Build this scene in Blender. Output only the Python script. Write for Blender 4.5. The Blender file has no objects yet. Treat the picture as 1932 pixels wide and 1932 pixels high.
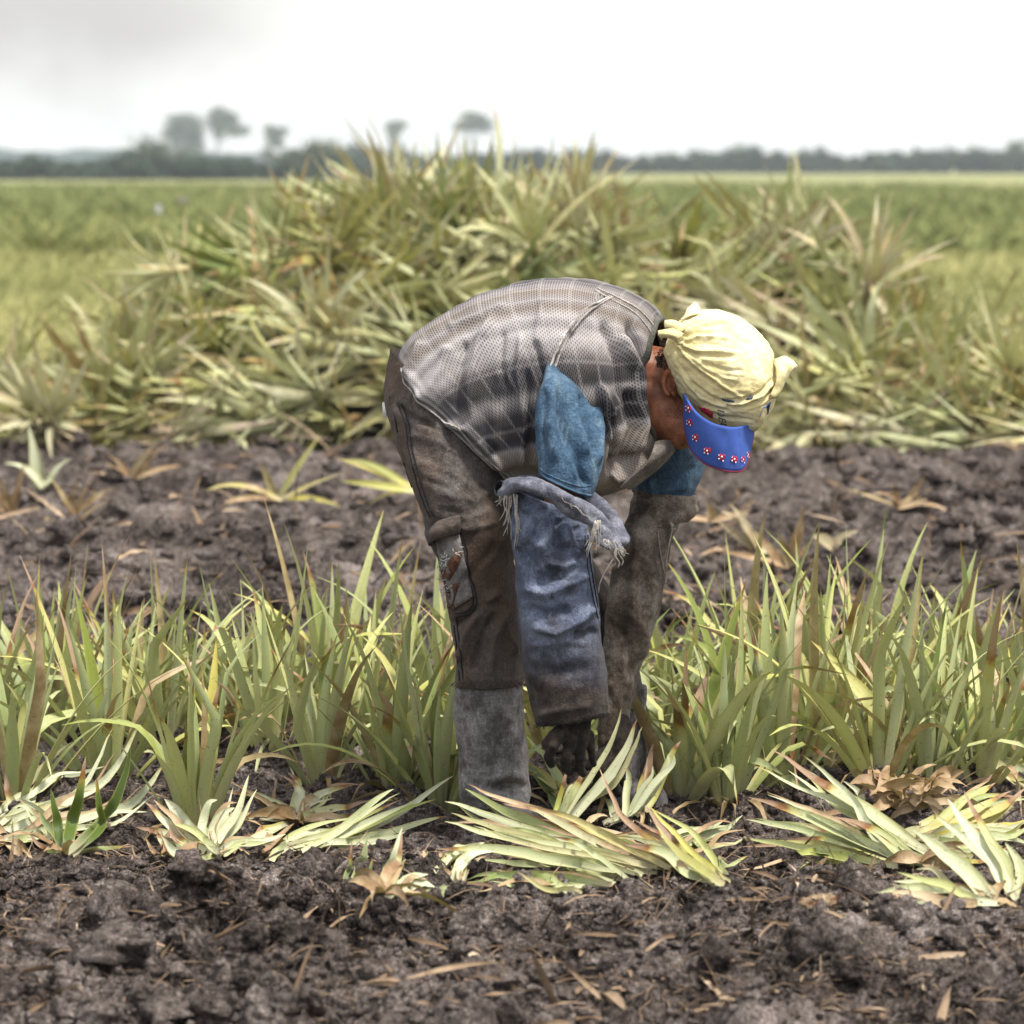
import bpy, math, random
import numpy as np
from mathutils import Vector, Matrix

rnd = random.Random(7)
RS = np.random.RandomState(11)
S = bpy.context.scene
COL = S.collection

# ------------------------------------------------------------------ camera
CAM = np.array([0.0, -8.0, 1.3])
KPX = 7520.0                     # focal length in photo pixels (photo 1932 wide)
PITCH = math.atan((966 - 310) / KPX)
FW = np.array([0, math.cos(PITCH), -math.sin(PITCH)])
UP = np.array([0, math.sin(PITCH), math.cos(PITCH)])

def P(px, py, Y):
    """world point on the plane y=Y seen at photo pixel px,py"""
    d = FW * KPX + np.array([px - 966.0, 0, 0]) - UP * (py - 966.0)
    t = (Y - CAM[1]) / d[1]
    return CAM + d * t

def GY(py, z=0.0):
    """depth of the flat ground seen at photo row py"""
    d = FW * KPX - UP * (py - 966.0)
    t = (z - CAM[2]) / d[2]
    return CAM[1] + d[1] * t

def proj(pts):
    v = np.asarray(pts) - CAM
    z = v @ FW
    return np.stack([966 + KPX * v[..., 0] / z, 966 - KPX * (v @ UP) / z], -1)

cam = bpy.data.cameras.new('camera')
cam.sensor_width = 36
cam.sensor_fit = 'HORIZONTAL'
cam.lens = 36 * KPX / 1932
cam.clip_start = 0.1
cam.clip_end = 20000
cam.dof.use_dof = True
cam.dof.focus_distance = 8.0
cam.dof.aperture_fstop = 6.2
co = bpy.data.objects.new('camera', cam)
COL.objects.link(co)
co.location = CAM
co.rotation_euler = (math.pi / 2 - PITCH, 0, 0)
S.camera = co

# ------------------------------------------------------------------ noise
_perm = RS.permutation(512)
_perm = np.concatenate([_perm, _perm])
_g = RS.normal(size=(512, 3)); _g /= np.linalg.norm(_g, axis=1)[:, None]

def perlin(p):
    p = np.asarray(p, float)
    i = np.floor(p).astype(int); f = p - i
    w = f * f * f * (f * (f * 6 - 15) + 10)
    i &= 511
    out = 0
    for dx in (0, 1):
        for dy in (0, 1):
            for dz in (0, 1):
                h = _perm[(_perm[(_perm[(i[..., 0] + dx) & 511] + i[..., 1] + dy) & 511] + i[..., 2] + dz) & 511]
                g = _g[h]
                d = (f[..., 0] - dx) * g[..., 0] + (f[..., 1] - dy) * g[..., 1] + (f[..., 2] - dz) * g[..., 2]
                wx = w[..., 0] if dx else 1 - w[..., 0]
                wy = w[..., 1] if dy else 1 - w[..., 1]
                wz = w[..., 2] if dz else 1 - w[..., 2]
                out = out + wx * wy * wz * d
    return out * 1.5

def fbm(p, o=4, gain=.5):
    p = np.asarray(p, float); a = 1; s = 0
    for k in range(o):
        s = s + a * perlin(p * 2 ** k + 17.3 * k); a *= gain
    return s

def smooth(a, b, x):
    t = np.clip((x - a) / (b - a), 0, 1)
    return t * t * (3 - 2 * t)

# ------------------------------------------------------------------ mesh helpers
def mesh(name, V, F, mat=None, smooth_=True, uv=None, col=None, mats=None, midx=None):
    V = np.asarray(V, float)
    me = bpy.data.meshes.new(name)
    if isinstance(F, np.ndarray) and F.ndim == 2:
        n = F.shape[1]
        me.vertices.add(len(V)); me.vertices.foreach_set('co', V.ravel())
        me.loops.add(F.size); me.loops.foreach_set('vertex_index', F.ravel().astype(np.int32))
        me.polygons.add(len(F))
        me.polygons.foreach_set('loop_start', np.arange(0, F.size, n, dtype=np.int32))
        me.update(calc_edges=True)
    else:
        me.from_pydata([tuple(v) for v in V], [], [tuple(int(i) for i in f) for f in F])
    li = np.empty(len(me.loops), np.int32); me.loops.foreach_get('vertex_index', li)
    if uv is not None:
        lay = me.uv_layers.new(name='UVMap')
        uv = np.asarray(uv, float)
        lay.data.foreach_set('uv', (uv if len(uv) == len(li) and len(uv) != len(V) else uv[li]).ravel().astype(np.float32))
    if col is not None:
        ca = me.color_attributes.new('Col', 'FLOAT_COLOR', 'POINT')
        ca.data.foreach_set('color', np.asarray(col, np.float32).ravel())
    if smooth_:
        me.polygons.foreach_set('use_smooth', np.ones(len(me.polygons), bool))
    for m in (mats or ([mat] if mat else [])):
        me.materials.append(m)
    if midx is not None:
        me.polygons.foreach_set('material_index', np.asarray(midx, np.int32))
    me.update()
    return me

def link(name, me, parent=None, loc=None):
    o = bpy.data.objects.new(name, me)
    COL.objects.link(o)
    if parent is not None:
        o.parent = parent
    if loc is not None:
        o.location = loc
    return o

def tag(o, label=None, cat=None, group=None, kind=None):
    if label: o['label'] = label
    if cat: o['category'] = cat
    if group: o['group'] = group
    if kind: o['kind'] = kind
    return o

def catmull(A, ts):
    """Catmull-Rom through rows of A at parameters ts in 0..len-1"""
    A = np.asarray(A, float); n = len(A)
    ts = np.clip(np.asarray(ts, float), 0, n - 1 - 1e-9)
    i = np.floor(ts).astype(int); f = (ts - i)
    f = f.reshape(f.shape + (1,) * (A.ndim - 1))
    g = lambda k: A[np.clip(k, 0, n - 1)]
    p0, p1, p2, p3 = g(i - 1), g(i), g(i + 1), g(i + 2)
    # end handling: mirror
    p0 = np.where((i == 0).reshape(f.shape[0], *([1] * (A.ndim - 1))), 2 * p1 - p2, p0)
    p3 = np.where((i >= n - 2).reshape(f.shape[0], *([1] * (A.ndim - 1))), 2 * p2 - p1, p3)
    return .5 * (2 * p1 + (p2 - p0) * f + (2 * p0 - 5 * p1 + 4 * p2 - p3) * f ** 2 + (3 * p1 - p0 - 3 * p2 + p3) * f ** 3)

def grid_normals(G):
    """normals of an (nv,nu,3) grid closed in u"""
    du = np.roll(G, -1, 1) - np.roll(G, 1, 1)
    dv = np.gradient(G, axis=0)
    n = np.cross(dv, du)
    n /= np.linalg.norm(n, axis=2)[..., None] + 1e-12
    c = G.mean(1, keepdims=True)
    if ((G - c) * n).sum() < 0:
        n = -n
    return n

def seg_dist(q, pl):
    """distance of 2D points q (...,2) to polyline pl, and position along it 0..1"""
    pl = np.asarray(pl, float)
    best = np.full(q.shape[:-1], 1e9); pos = np.zeros(q.shape[:-1])
    n = len(pl) - 1
    for k in range(n):
        a, b = pl[k], pl[k + 1]; d = b - a
        t = np.clip(((q - a) @ d) / (d @ d + 1e-9), 0, 1)
        dd = np.linalg.norm(q - (a + t[..., None] * d), axis=-1)
        m = dd < best
        best = np.where(m, dd, best); pos = np.where(m, (k + t) / n, pos)
    return best, pos

class Loft:
    """closed tube through rings given as photo-silhouette points at real depths.
    ring: (Lx,Ly,Rx,Ry, Ycentre, half_depth, exponent, shear_x, shear_z)"""
    def __init__(self, rings, nu=96, nv=80, disp=None, strokes=(), rim=None, sw=1.0, caps=(False, False)):
        C, A, B, E = [], [], [], []
        for r in rings:
            lx, ly, rx, ry, Y, d = r[:6]
            e = r[6] if len(r) > 6 else 2.2
            sx = r[7] if len(r) > 7 else 0.2
            sz = r[8] if len(r) > 8 else 0.0
            ly_ = r[9] if len(r) > 9 else 0.0      # depth of the L end relative to the centre
            L = P(lx, ly, Y + ly_); R = P(rx, ry, Y - ly_)
            C.append((L + R) / 2); A.append((R - L) / 2)
            B.append(np.array([sx * d, d, sz * d])); E.append([e])
        ts = np.linspace(0, len(rings) - 1, nv)
        self.C, A, B, E = (catmull(np.array(x), ts) for x in (C, A, B, E))
        th = 1.5 * math.pi + np.linspace(0, 2 * math.pi, nu, endpoint=False)
        c, s = np.cos(th), np.sin(th)
        ex = 2 / E
        ce = np.sign(c) * np.abs(c) ** ex; se = np.sign(s) * np.abs(s) ** ex
        G = self.C[:, None] - A[:, None] * ce[..., None] - B[:, None] * se[..., None]
        self.nu, self.nv = nu, nv
        self.U = np.broadcast_to(np.arange(nu) / nu, (nv, nu)); self.Vv = np.broadcast_to((np.arange(nv) / (nv - 1))[:, None], (nv, nu))
        self.disp_once(G, disp, strokes, sw)
        self.rim = rim

    def disp_once(self, G, disp, strokes, sw):
        N = grid_normals(G)
        h = np.zeros(G.shape[:2])
        if disp is not None:
            h = h + disp(self.U, self.Vv, G)
        if len(strokes):
            q = proj(G)
            face = smooth(0.35, -0.15, N[..., 1])
            for st in strokes:
                pl, amp, w = st[:3]
                d, pos = seg_dist(q, pl)
                fade = smooth(0, .12, pos) * smooth(1, .85, pos) if len(st) < 4 else 1
                h = h + sw * amp * np.exp(-(d / w) ** 2) * face * fade
        self.G = G + N * h[..., None]
        self.N = grid_normals(self.G)
        self.Q = proj(self.G)

    def build(self, name, mat, parent=None, cap_start=False, cap_end=False, rim_start=.03, rim_end=.03, thick=.004):
        G = self.G; rows = [g for g in G]; vs = list(np.linspace(0, 1, self.nv))
        def rimrows(i0, i1, depth):
            n = self.N[i0]; axis = self.C[i1] - self.C[i0]; axis /= np.linalg.norm(axis) + 1e-9
            a = G[i0] - n * thick * .5 - axis * thick * .5
            return [a, G[i0] - n * thick * 1.3 + axis * .004, G[i0] - n * (thick * 2 + .004) + axis * depth]
        if rim_start:
            rr = rimrows(0, 3, rim_start); rows = rr[::-1] + rows; vs = [0] * 3 + vs
        if rim_end:
            rr = rimrows(-1, -4, rim_end); rows = rows + rr; vs = vs + [1] * 3
        nr, nu = len(rows), self.nu
        V = np.concatenate(rows)
        F = []; UV = []
        i = np.arange(nu); j = (i + 1) % nu
        Fa = np.stack([np.stack([r * nu + i, r * nu + j, (r + 1) * nu + j, (r + 1) * nu + i], 1) for r in range(nr - 1)]).reshape(-1, 4)
        vs = np.array(vs)
        u0, u1 = i / nu, (i + 1) / nu
        for r in range(nr - 1):
            a = np.full(nu, vs[r]); b = np.full(nu, vs[r + 1])
            UV.append(np.stack([np.stack([u0, a], 1), np.stack([u1, a], 1), np.stack([u1, b], 1), np.stack([u0, b], 1)], 1).reshape(-1, 2))
        UV = np.concatenate(UV)
        V2 = list(V); F2 = Fa
        if cap_start or cap_end:
            extraF = []; extraUV = []
            V2 = list(V)
            for flag, base in ((cap_start, 0), (cap_end, (nr - 1) * nu)):
                if flag:
                    c = len(V2); V2.append(V[base:base + nu].mean(0))
                    for k in range(nu):
                        extraF.append((base + k, base + (k + 1) % nu, c, c))
            # triangles as degenerate-free tris via from_pydata
            F2 = [tuple(f) for f in Fa] + [f[:3] for f in extraF]
            UV = np.concatenate([UV, np.zeros((3 * len(extraF), 2))])
            V2 = np.array(V2)
        me = mesh(name, np.array(V2), F2, mat, uv=UV)
        return link(name, me, parent)

    def find(self, px, py, off=0.0):
        """surface point (and normal) on the camera side under the photo pixel"""
        d = np.hypot(self.Q[..., 0] - px, self.Q[..., 1] - py) + np.where(self.N[..., 1] > 0.15, 500, 0)
        k = np.argsort(d.ravel())[:4]
        w = 1 / (d.ravel()[k] + .3); w /= w.sum()
        p = (self.G.reshape(-1, 3)[k] * w[:, None]).sum(0); n = (self.N.reshape(-1, 3)[k] * w[:, None]).sum(0)
        n /= np.linalg.norm(n)
        return p + n * off, n

class Acc:
    """collects several shapes into one mesh"""
    def __init__(self): self.V = []; self.F = []; self.UV = []; self.C = []
    def add(self, V, F, uv=None, col=None):
        b = len(self.V)
        self.V += [tuple(v) for v in V]
        self.F += [tuple(i + b for i in f) for f in F]
        self.UV += [tuple(x) for x in (uv if uv is not None else [(0, 0)] * len(V))]
        self.C += [tuple(x) for x in (col if col is not None else [(0, 0, 0, 0)] * len(V))]
    def mesh(self, name, mat):
        return mesh(name, self.V, self.F, mat, uv=self.UV, col=self.C)

def tube(acc, pts, r, n=6, taper=None, res=None):
    pts = np.asarray(pts, float)
    if res: pts = catmull(pts, np.linspace(0, len(pts) - 1, res))
    m = len(pts)
    if hasattr(taper, '__len__') and len(taper) != m: taper = np.interp(np.linspace(0, 1, m), np.linspace(0, 1, len(taper)), taper)
    T = np.gradient(pts, axis=0); T /= np.linalg.norm(T, axis=1)[:, None] + 1e-9
    ref = np.array([.3, -.9, .31]); V = []
    for i in range(m):
        a = np.cross(T[i], ref); a /= np.linalg.norm(a) + 1e-9; b = np.cross(T[i], a)
        rr = r if taper is None else r * taper[i] if hasattr(taper, '__len__') else r * (1 - taper * i / (m - 1))
        for k in range(n):
            t = 2 * math.pi * k / n
            V.append(pts[i] + rr * (math.cos(t) * a + math.sin(t) * b))
    F = [(i * n + k, i * n + (k + 1) % n, (i + 1) * n + (k + 1) % n, (i + 1) * n + k) for i in range(m - 1) for k in range(n)]
    F += [tuple(range(n))[::-1], tuple((m - 1) * n + k for k in range(n))]
    acc.add(V, F)

def sheet(acc, rows, thick=.003):
    """a thin solid sheet from a grid of points (list of rows)"""
    G = np.asarray(rows, float); nv, nu = G.shape[:2]
    n = np.cross(np.gradient(G, axis=1), np.gradient(G, axis=0)); n /= np.linalg.norm(n, axis=2)[..., None] + 1e-9
    if n[..., 1].mean() > 0: n = -n
    top = G + n * thick / 2; bot = G - n * thick / 2
    V = np.concatenate([top.reshape(-1, 3), bot.reshape(-1, 3)]); o = nv * nu; F = []
    for i in range(nv - 1):
        for j in range(nu - 1):
            a, b, c, d = i * nu + j, i * nu + j + 1, (i + 1) * nu + j + 1, (i + 1) * nu + j
            F += [(a, b, c, d), (o + d, o + c, o + b, o + a)]
    ring = [j for j in range(nu)] + [i * nu + nu - 1 for i in range(1, nv)] + [(nv - 1) * nu + j for j in range(nu - 2, -1, -1)] + [i * nu for i in range(nv - 2, 0, -1)]
    for k in range(len(ring)):
        a, b = ring[k], ring[(k + 1) % len(ring)]
        F.append((b, a, o + a, o + b))
    uvs = np.stack(np.meshgrid(np.linspace(0, 1, nu), np.linspace(0, 1, nv)), -1).reshape(-1, 2)
    acc.add(V, F, uv=np.concatenate([uvs, uvs]))

# ------------------------------------------------------------------ node helpers
class NT:
    def __init__(self, name):
        self.m = bpy.data.materials.new(name); self.m.use_nodes = True
        self.t = self.m.node_tree; self.n = self.t.nodes; self.l = self.t.links
        self.n.clear()
        self.out = self.n.new('ShaderNodeOutputMaterial')
        self.b = self.n.new('ShaderNodeBsdfPrincipled')
        self.l.new(self.b.outputs[0], self.out.inputs['Surface'])
        self.b.inputs['Specular IOR Level'].default_value = .25
        self.b.inputs['Roughness'].default_value = .8
    def add(self, t, **kw):
        x = self.n.new(t)
        for k, v in kw.items(): setattr(x, k, v)
        return x
    def set(self, sock, v):
        if hasattr(v, 'is_linked') or hasattr(v, 'links'): self.l.new(v, sock)
        else: sock.default_value = v
    def coord(self, kind='Object'):
        return self.add('ShaderNodeTexCoord').outputs[kind]
    def mapping(self, vec, scale=(1, 1, 1), rot=(0, 0, 0), loc=(0, 0, 0)):
        m = self.add('ShaderNodeMapping'); self.l.new(vec, m.inputs[0])
        m.inputs['Scale'].default_value = scale; m.inputs['Rotation'].default_value = rot; m.inputs['Location'].default_value = loc
        return m.outputs[0]
    def noise(self, vec, scale, detail=4, rough=.55, dist=0):
        x = self.add('ShaderNodeTexNoise'); self.l.new(vec, x.inputs['Vector'])
        x.inputs['Scale'].default_value = scale; x.inputs['Detail'].default_value = detail
        x.inputs['Roughness'].default_value = rough; x.inputs['Distortion'].default_value = dist
        return x.outputs['Fac']
    def ramp(self, fac, stops, interp='LINEAR'):
        x = self.add('ShaderNodeValToRGB'); self.l.new(fac, x.inputs[0]); cr = x.color_ramp; cr.interpolation = interp
        cr.elements[0].position = stops[0][0]; cr.elements[0].color = (*stops[0][1], 1)
        while len(cr.elements) > 1: cr.elements.remove(cr.elements[-1])
        for p, c in stops[1:]:
            cr.elements.new(p).color = (*c, 1)
        return x.outputs[0]
    def rng(self, fac, a, b, c=0, d=1):
        x = self.add('ShaderNodeMapRange'); self.set(x.inputs[0], fac)
        for k, v in zip((1, 2, 3, 4), (a, b, c, d)): x.inputs[k].default_value = v
        x.clamp = True
        return x.outputs[0]
    def math(self, op, a, b=0.0, c=None):
        x = self.add('ShaderNodeMath', operation=op); self.set(x.inputs[0], a); self.set(x.inputs[1], b)
        if c is not None: self.set(x.inputs[2], c)
        return x.outputs[0]
    def mix(self, fac, a, b, mode='MIX'):
        x = self.add('ShaderNodeMix', data_type='RGBA', blend_type=mode)
        self.set(x.inputs[0], fac)
        self.set(x.inputs[6], (*a, 1) if isinstance(a, tuple) and len(a) == 3 else a)
        self.set(x.inputs[7], (*b, 1) if isinstance(b, tuple) and len(b) == 3 else b)
        return x.outputs[2]
    def bump(self, h, strength=.3, dist=.01, prev=None):
        x = self.add('ShaderNodeBump'); self.l.new(h, x.inputs['Height'])
        x.inputs['Strength'].default_value = strength; x.inputs['Distance'].default_value = dist
        if prev is not None: self.l.new(prev, x.inputs['Normal'])
        return x.outputs[0]
    def sep(self, vec):
        x = self.add('ShaderNodeSeparateXYZ'); self.l.new(vec, x.inputs[0]); return x.outputs
    def color(self, c): self.set(self.b.inputs['Base Color'], (*c, 1) if isinstance(c, tuple) and len(c) == 3 else c)
    def normal(self, s): self.l.new(s, self.b.inputs['Normal'])

def srgb(r, g, b, k=1.0):
    f = lambda v: ((v / 255) / 12.92 if v / 255 <= .04045 else ((v / 255 + .055) / 1.055) ** 2.4) * k
    return (f(r), f(g), f(b))
# ------------------------------------------------------------------ materials
def cloth(name, c1, c2, c3=None, blot=9.0, weave=900, bump=.35, rough=.9, extra=None, fine=70):
    n = NT(name); o = n.coord()
    a = n.noise(o, blot, 5, .6); f = n.noise(o, fine, 4, .65)
    fac = n.math('ADD', n.math('MULTIPLY', a, .7), n.math('MULTIPLY', f, .3))
    c = n.ramp(fac, [(.41, c1), (.5, c2), (.59, c3 or c2)])
    if extra: c = extra(n, o, c)
    sp = n.noise(o, 330, 3, .75); sp2 = n.noise(n.mapping(o, (1, 1, .35)), 160, 3, .7)
    c = n.mix(n.rng(sp, .40, .60, .55, 0), c, n.mix(1.0, c, (.30, .29, .28), 'MULTIPLY'))
    c = n.mix(n.rng(sp2, .52, .64, 0, .4), c, n.mix(1.0, c, (1.75, 1.75, 1.75), 'MULTIPLY'))
    n.color(c)
    n.b.inputs['Roughness'].default_value = rough
    n.b.inputs['Sheen Weight'].default_value = .04
    n.b.inputs['Specular IOR Level'].default_value = .1
    h = n.noise(o, weave, 2, .7)
    b1 = n.bump(n.noise(o, 38, 5, .65), .6, .014)
    n.normal(n.bump(h, bump, .003, b1))
    return n.m

def trouser_dirt(n, o, c):
    # rust-brown earth rubbed into the thigh and knee, grey wear on the hips
    s = n.sep(o)
    g = n.noise(n.mapping(o, (1, 1, .6)), 6.5, 4, .6)
    c = n.mix(n.rng(g, .42, .6, 0, .85), c, (.088, .058, .039))
    low = n.math('MULTIPLY', n.rng(s[2], .28, .52, 1, 0), n.rng(n.noise(o, 14, 4), .35, .6, .2, .9))
    c = n.mix(n.math('MULTIPLY', low, .45), c, (.12, .10, .09))
    return c

def guard_dirt(n, o, c):
    s = n.sep(o)
    st = n.noise(n.mapping(o, (1, 1, 1.4)), 17, 3, .55, .5)
    c = n.mix(n.rng(st, .5, .64, 0, .8), c, (.036, .040, .052))
    pale = n.noise(n.mapping(o, (1, 1, .55), loc=(3, 1, 2)), 22, 4, .65, 1.2)
    c = n.mix(n.rng(pale, .57, .68, 0, .6), c, (.22, .25, .33))
    z = n.math('ADD', s[2], n.math('MULTIPLY', n.math('SUBTRACT', n.noise(o, 12, 4, .6), .5), .20))
    c = n.mix(n.rng(z, .29, .45, .97, 0), c, n.ramp(n.noise(o, 30, 4, .6), [(.35, (.022, .017, .014)), (.65, (.065, .052, .043))]))
    return c

def tee_fade(n, o, c):
    f = n.noise(n.mapping(o, (1, 1, .25)), 30, 3, .6)
    return n.mix(n.rng(f, .55, .72, 0, .55), c, (.17, .26, .32))

M = {}
M['trouser'] = cloth('worn_brown_grey_canvas', (.045, .039, .036), (.085, .074, .068), (.14, .127, .12), 8, extra=trouser_dirt)
M['trouser_dark'] = cloth('dark_seam_canvas', (.012, .013, .018), (.02, .021, .026), (.035, .034, .036))
M['patch'] = cloth('worn_grey_pocket_cloth', (.10, .09, .088), (.16, .148, .145), (.23, .215, .21), 22)
M['rust'] = cloth('rust_brown_cloth', (.06, .028, .016), (.10, .045, .025), (.14, .075, .05), 30)
M['denim'] = cloth('faded_blue_denim', (.068, .082, .125), (.105, .125, .185), (.155, .18, .25), 14, extra=guard_dirt)
M['denim_roll'] = cloth('frayed_grey_blue_denim', (.07, .075, .10), (.125, .13, .165), (.19, .195, .235), 20)
M['thread'] = cloth('pale_frayed_thread', (.32, .29, .26), (.42, .39, .35), (.5, .47, .43))
M['guard_brown'] = cloth('muddy_brown_canvas', (.060, .045, .034), (.13, .102, .080), (.23, .195, .165), 12)
M['tee'] = cloth('faded_teal_cotton', (.030, .062, .105), (.048, .092, .150), (.075, .130, .195), 10, extra=tee_fade, bump=.2)
M['boot'] = cloth('dusty_grey_rubber', (.075, .067, .066), (.155, .144, .146), (.25, .238, .24), 16, bump=.25, rough=.75)
M['glove'] = cloth('dark_muddy_glove', (.012, .010, .009), (.022, .018, .015), (.045, .036, .029), 18)
M['collar'] = cloth('olive_grey_ribbing', (.055, .055, .045), (.085, .085, .072), (.12, .12, .105), 20)
M['lapel'] = cloth('washed_taupe_cloth', (.10, .085, .074), (.15, .132, .117), (.22, .20, .182), 20)
M['seam'] = cloth('pale_seam_tape', (.30, .27, .25), (.40, .37, .35), (.52, .49, .47), 25)
M['white'] = cloth('white_label_cloth', (.6, .6, .6), (.68, .68, .68), (.75, .75, .75))
M['hair'] = cloth('short_black_hair', (.008, .007, .007), (.014, .012, .011), (.02, .017, .016), 60)

def scarf_mat():
    n = NT('pale_yellow_cotton'); o = n.coord()
    a = n.noise(o, 12, 4, .6)
    c = n.ramp(a, [(.38, (.56, .48, .24)), (.5, (.66, .58, .32)), (.62, (.72, .66, .42))])
    gr = n.noise(n.mapping(o, loc=(4, 2, 0)), 26, 5, .7)
    c = n.mix(n.rng(gr, .54, .7, 0, .4), c, (.34, .30, .21))
    n.color(c); n.b.inputs['Roughness'].default_value = .95
    n.b.inputs['Specular IOR Level'].default_value = .1
    n.normal(n.bump(n.noise(o, 500, 3), .35, .003, n.bump(n.noise(o, 60, 5, .65), .5, .009)))
    return n.m
M['scarf'] = scarf_mat()

def plain(name, c, rough=.7, bump=0, scale=400, spec=.25):
    n = NT(name); o = n.coord()
    f = n.noise(o, 40, 4, .6)
    n.color(n.mix(n.rng(f, .3, .7, 0, 1), tuple(x * .85 for x in c), tuple(min(1, x * 1.1) for x in c)))
    n.b.inputs['Roughness'].default_value = rough; n.b.inputs['Specular IOR Level'].default_value = spec
    if bump: n.normal(n.bump(n.noise(o, scale, 3), bump, .003))
    return n.m
M['visor'] = plain('bright_blue_cap_cloth', (.05, .10, .36), .85, .25, 900, .15)
M['visor_edge'] = plain('dark_red_edging', (.22, .03, .06), .85)
M['red'] = plain('red_print', (.42, .02, .05), .8)
M['dot'] = plain('white_print', (.8, .8, .85), .8)
M['navy'] = plain('faded_navy_print', (.05, .065, .10), .9)
M['blueprint'] = plain('faded_blue_print', (.17, .24, .48), .9)

def skin_mat():
    n = NT('sunburnt_skin'); o = n.coord()
    f = n.noise(o, 28, 4, .6); g = n.noise(o, 420, 3, .7)
    c = n.ramp(f, [(.35, (.15, .052, .025)), (.52, (.235, .085, .040)), (.68, (.34, .145, .080))])
    n.color(n.mix(n.rng(g, .35, .65, 0, .5), c, (.10, .034, .018)))
    n.b.inputs['Roughness'].default_value = .38
    n.b.inputs['Subsurface Weight'].default_value = .08
    n.b.inputs['Subsurface Radius'].default_value = (.012, .004, .002)
    n.normal(n.bump(g, .2, .003))
    return n.m
M['skin'] = skin_mat()

def vest_mat():
    n = NT('plaid_mesh_jersey')
    uv = n.coord('UV'); o = n.coord()
    s = n.sep(uv)
    wob = n.math('MULTIPLY', n.math('SUBTRACT', n.noise(o, 7, 3, .5), .5), .014)
    u = n.math('ADD', s[0], wob); v = n.math('ADD', s[1], n.math('MULTIPLY', wob, .6))
    W = (.37, .348, .35); LG = (.235, .217, .22); MG = (.135, .125, .13); DG = (.052, .049, .056); BK = (.016, .016, .020)
    TN = (.185, .155, .13); BR = (.12, .095, .075); TL = (.34, .295, .255); TB = (.24, .20, .165)
    band = n.ramp(u, [(.14, BR), (.18, DG), (.22, LG), (.25, MG), (.268, DG), (.286, MG), (.300, LG), (.325, TN), (.352, LG), (.37, TN), (.388, W),
                      (.405, LG), (.415, W), (.440, W), (.450, LG), (.462, DG), (.490, BK), (.504, LG), (.510, MG), (.518, BK), (.552, BK), (.564, DG), (.572, W), (.585, TL), (.62, TB), (.66, TL), (.70, TB), (.73, MG), (.75, DG)])
    # cross bands run round the body
    cross = n.ramp(v, [(0, W), (.018, MG), (.03, BK), (.045, W), (.055, W), (.066, DG), (.085, W), (.12, MG), (.2, LG), (.26, TN), (.33, MG), (.41, W), (.43, LG),
                       (.5, MG), (.58, LG), (.66, TN), (.74, MG), (.80, TN), (.86, BR), (.93, MG), (1, DG)])
    c = n.mix(n.rng(v, .03, .12, .8, .10), band, cross)
    chk = n.ramp(v, [(.06, (1, 1, 1)), (.12, (.55, .55, .57)), (.17, (1.05, 1.05, 1.05)), (.22, (.6, .6, .62)), (.27, (1.1, 1.1, 1.1)), (.34, (.62, .62, .64)), (.40, (.9, .9, .9)), (.46, (1.05, 1.05, 1.05)), (.52, (.7, .69, .69)), (.60, (1.05, 1.04, 1.02)), (.68, (.66, .63, .6)), (.76, (1.0, .96, .92)), (.84, (.55, .52, .5)), (.92, (.9, .88, .86)), (1, (.7, .7, .7))])
    c = n.mix(n.rng(v, .05, .09, 0, .33), c, n.mix(1.0, c, chk, 'MULTIPLY'))
    tan = n.noise(o, 6, 4, .6)
    c = n.mix(n.rng(tan, .58, .7, 0, .35), c, (.15, .115, .09))
    lv_ = n.rng(n.math('ABSOLUTE', n.math('SUBTRACT', n.math('FRACT', n.math('MULTIPLY', v, 12.0)), .5)), .02, .10, .26, 0)
    lu_ = n.rng(n.math('ABSOLUTE', n.math('SUBTRACT', n.math('FRACT', n.math('MULTIPLY', u, 27.0)), .5)), .03, .13, .24, 0)
    c = n.mix(n.math('MAXIMUM', lv_, lu_), c, (.40, .375, .365))
    # knitted eyelets: short dark slots in staggered columns
    col = n.math('MULTIPLY', v, 140.0); row = n.math('MULTIPLY', u, 150.0)
    fl = n.math('FLOOR', col)
    stag = n.math('MULTIPLY', n.math('MODULO', fl, 2.0), .5)
    cx = n.math('ABSOLUTE', n.math('SUBTRACT', n.math('FRACT', col), .5))
    cy = n.math('ABSOLUTE', n.math('SUBTRACT', n.math('FRACT', n.math('ADD', row, stag)), .5))
    hole = n.math('MULTIPLY', n.rng(cx, .18, .32, 1, 0), n.rng(cy, .2, .36, 1, 0))
    yarn = n.rng(cx, .36, .46, 0, 1)
    sc = n.add('ShaderNodeSeparateColor'); n.l.new(c, sc.inputs[0])
    amt = n.rng(sc.outputs[1], .06, .34, .92, .48)
    c2 = n.mix(n.math('MULTIPLY', hole, amt), c, (.016, .015, .018))
    c2 = n.mix(n.math('MULTIPLY', yarn, .42), c2, n.mix(.28, c, (.46, .44, .43)))
    n.color(c2)
    n.b.inputs['Roughness'].default_value = .9; n.b.inputs['Specular IOR Level'].default_value = .15
    n.b.inputs['Sheen Weight'].default_value = .0
    h = n.math('SUBTRACT', 1.0, hole)
    n.normal(n.bump(h, .45, .004, n.bump(n.noise(o, 30, 3), .25, .012)))
    return n.m
M['vest'] = vest_mat()

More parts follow.
